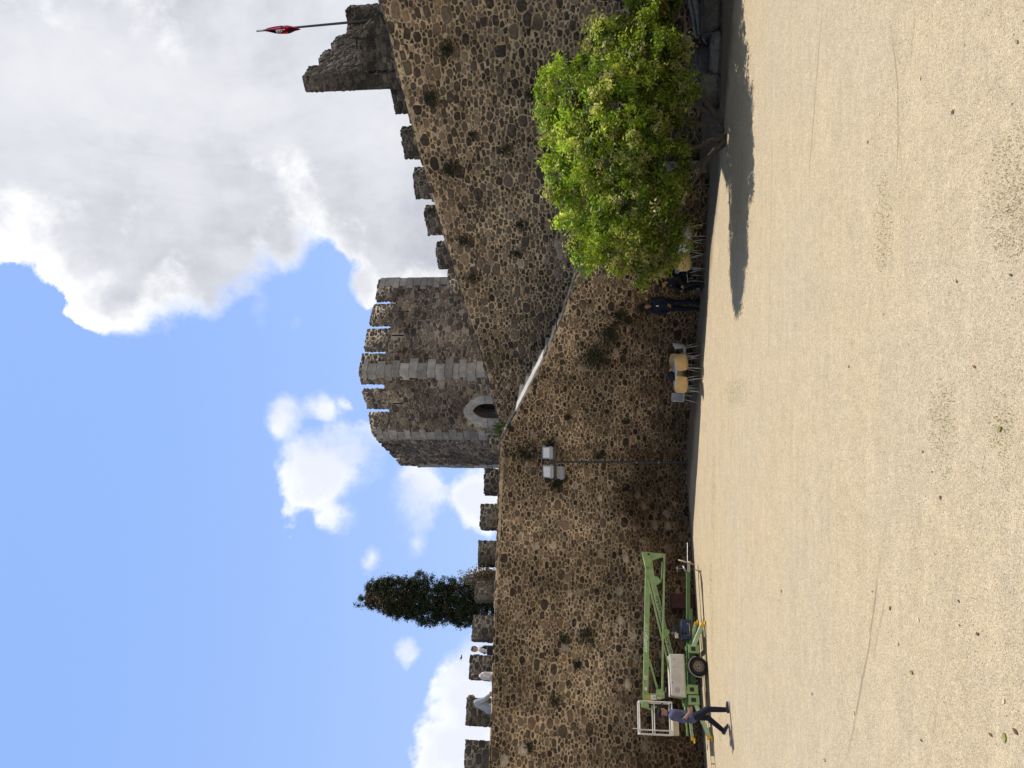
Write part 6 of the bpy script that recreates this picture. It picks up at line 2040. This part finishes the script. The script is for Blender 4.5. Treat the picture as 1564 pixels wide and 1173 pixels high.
for i, (x, y, k, s) in enumerate(LV):
    if k == 1: s *= .7
    if k == 1 and i % 3 == 0: continue
    p = gp(x, y)
    nu, nv = 5, 7; pts = []
    a = rs.random()*6.28; cu = .15+.35*rs.random()
    for j in range(nv):
        t = j/(nv-1); w = math.sin(PI*min(1, max(.02, t)))**.8*.30
        for q in range(nu):
            u = -1+2*q/(nu-1)
            X = (t-.5)*s; Yq = u*w*s; zz = .006+cu*s*((t-.5)**2*1.6+(u*w)**2*2.4)
            pts.append(Vector((X*math.cos(a)-Yq*math.sin(a), X*math.sin(a)+Yq*math.cos(a), zz)))
    mb = MB(); c = np.array(COLS[k])*(.8+.4*rs.random()); mb.grid(pts, nu, nv, col=(c[0], c[1], c[2], 1))
    o = mb.build('fallen_leaf', M['dry_leaf'], None); o.location = (p.x, p.y, 0)
    tag(o, NAMES[k], 'leaf', 'fallen leaves on the gravel')

# grit and pebbles: uncountable, one object
M['grit'] = stone_mat('grit', (1, 1, 1), 0, .1)
rs = np.random.default_rng(33)
n = 20000
d = 4.6+np.abs(rs.random(n)**1.5)*10
xx = (rs.random(n)*2-1)*(.62*d+.4)
s = .0018+.0040*rs.random(n)**2.8
big = rs.random(n) < .012; s[big] *= 1.9
mb = MB()
base = np.array([(1, 0, 0), (0, 1, 0), (-1, 0, 0), (0, -1, 0), (0, 0, .8), (0, 0, -.5)])
jit = 1+.5*(rs.random((n, 6, 3))-.5)
ang = rs.random(n)*6.28
ca, sa = np.cos(ang), np.sin(ang)
P = base[None]*jit*s[:, None, None]
P[:, :, 0] *= (1+.6*rs.random(n))[:, None]
Q = P.copy(); Q[:, :, 0] = P[:, :, 0]*ca[:, None]-P[:, :, 1]*sa[:, None]; Q[:, :, 1] = P[:, :, 0]*sa[:, None]+P[:, :, 1]*ca[:, None]
Q += np.stack([xx, d, s*.35], 1)[:, None, :]
mb.v = list(map(tuple, Q.reshape(-1, 3).tolist()))
pc = np.array([(.40, .31, .20), (.30, .24, .17), (.48, .40, .29), (.17, .135, .10), (.36, .33, .30), (.09, .075, .06)])
ci = rs.choice(6, n, p=[.32, .26, .22, .08, .10, .02])
C = np.concatenate([pc[ci]*(.8+.4*rs.random((n, 1))), np.ones((n, 1))], 1)
mb.c = list(map(tuple, np.repeat(C, 6, 0).tolist()))
F = np.array([(0, 1, 4), (1, 2, 4), (2, 3, 4), (3, 0, 4), (1, 0, 5), (2, 1, 5), (3, 2, 5), (0, 3, 5)])
mb.f = (F[None]+(np.arange(n)*6)[:, None, None]).reshape(-1, 3).tolist(); mb.mi = [0]*len(mb.f)
tag(mb.build('gravel_grit', M['grit'], None, False, False), 'loose grit and tiny pebbles scattered over the pale yard', 'gravel', kind='stuff')

# tiny moss and grass tufts in the gravel
mb = MB(); rs = np.random.default_rng(44)
for (cx, cy, rx, ry) in MOSS:
    near = max(0.2, min(1, 9/cy))
    k = int(260*rx*ry*near*6)+30
    for _ in range(min(k, 500)):
        a = rs.random()*6.28; q = rs.random()**.6
        px = cx+math.cos(a)*q*rx; py = cy+math.sin(a)*q*ry
        h = .006+.014*rs.random()
        for _b in range(3):
            dx, dy = rs.normal()*.007, rs.normal()*.007
            mb.add([(px-.0018, py, 0), (px+.0018, py, 0), (px+dx, py+dy, h)], [(0, 1, 2)], col=(.13+.10*rs.random(), .14+.06*rs.random(), .035, 1))
tag(mb.build('moss_tufts', M['leaf'], None, False, False), 'sparse yellow-green moss and grass growing through the gravel', 'moss', kind='stuff')

# a small bird far off in the sky
bp = at(705, 1004, 60)
bd = thing('bird', 'tiny dark bird flying far off in the sky above the people on the wall', 'bird', bp)
mb = MB()
mb.sphere((0, 0, 0), (.16, .05, .05), 10, 7); mb.sphere((.17, 0, .02), (.05, .04, .04), 8, 6); mb.prism([(-.12, -.02, 0), (-.12, .02, 0), (-.30, .07, .0), (-.30, -.07, 0)], (0, 0, .01))
for s in (-1, 1): mb.prism([(.08, 0, .03), (-.06, 0, .03), (-.12, s*.34, .10), (.0, s*.22, .09)], (0, 0, .008))
mb.build('bird_body', M['black'], bd)
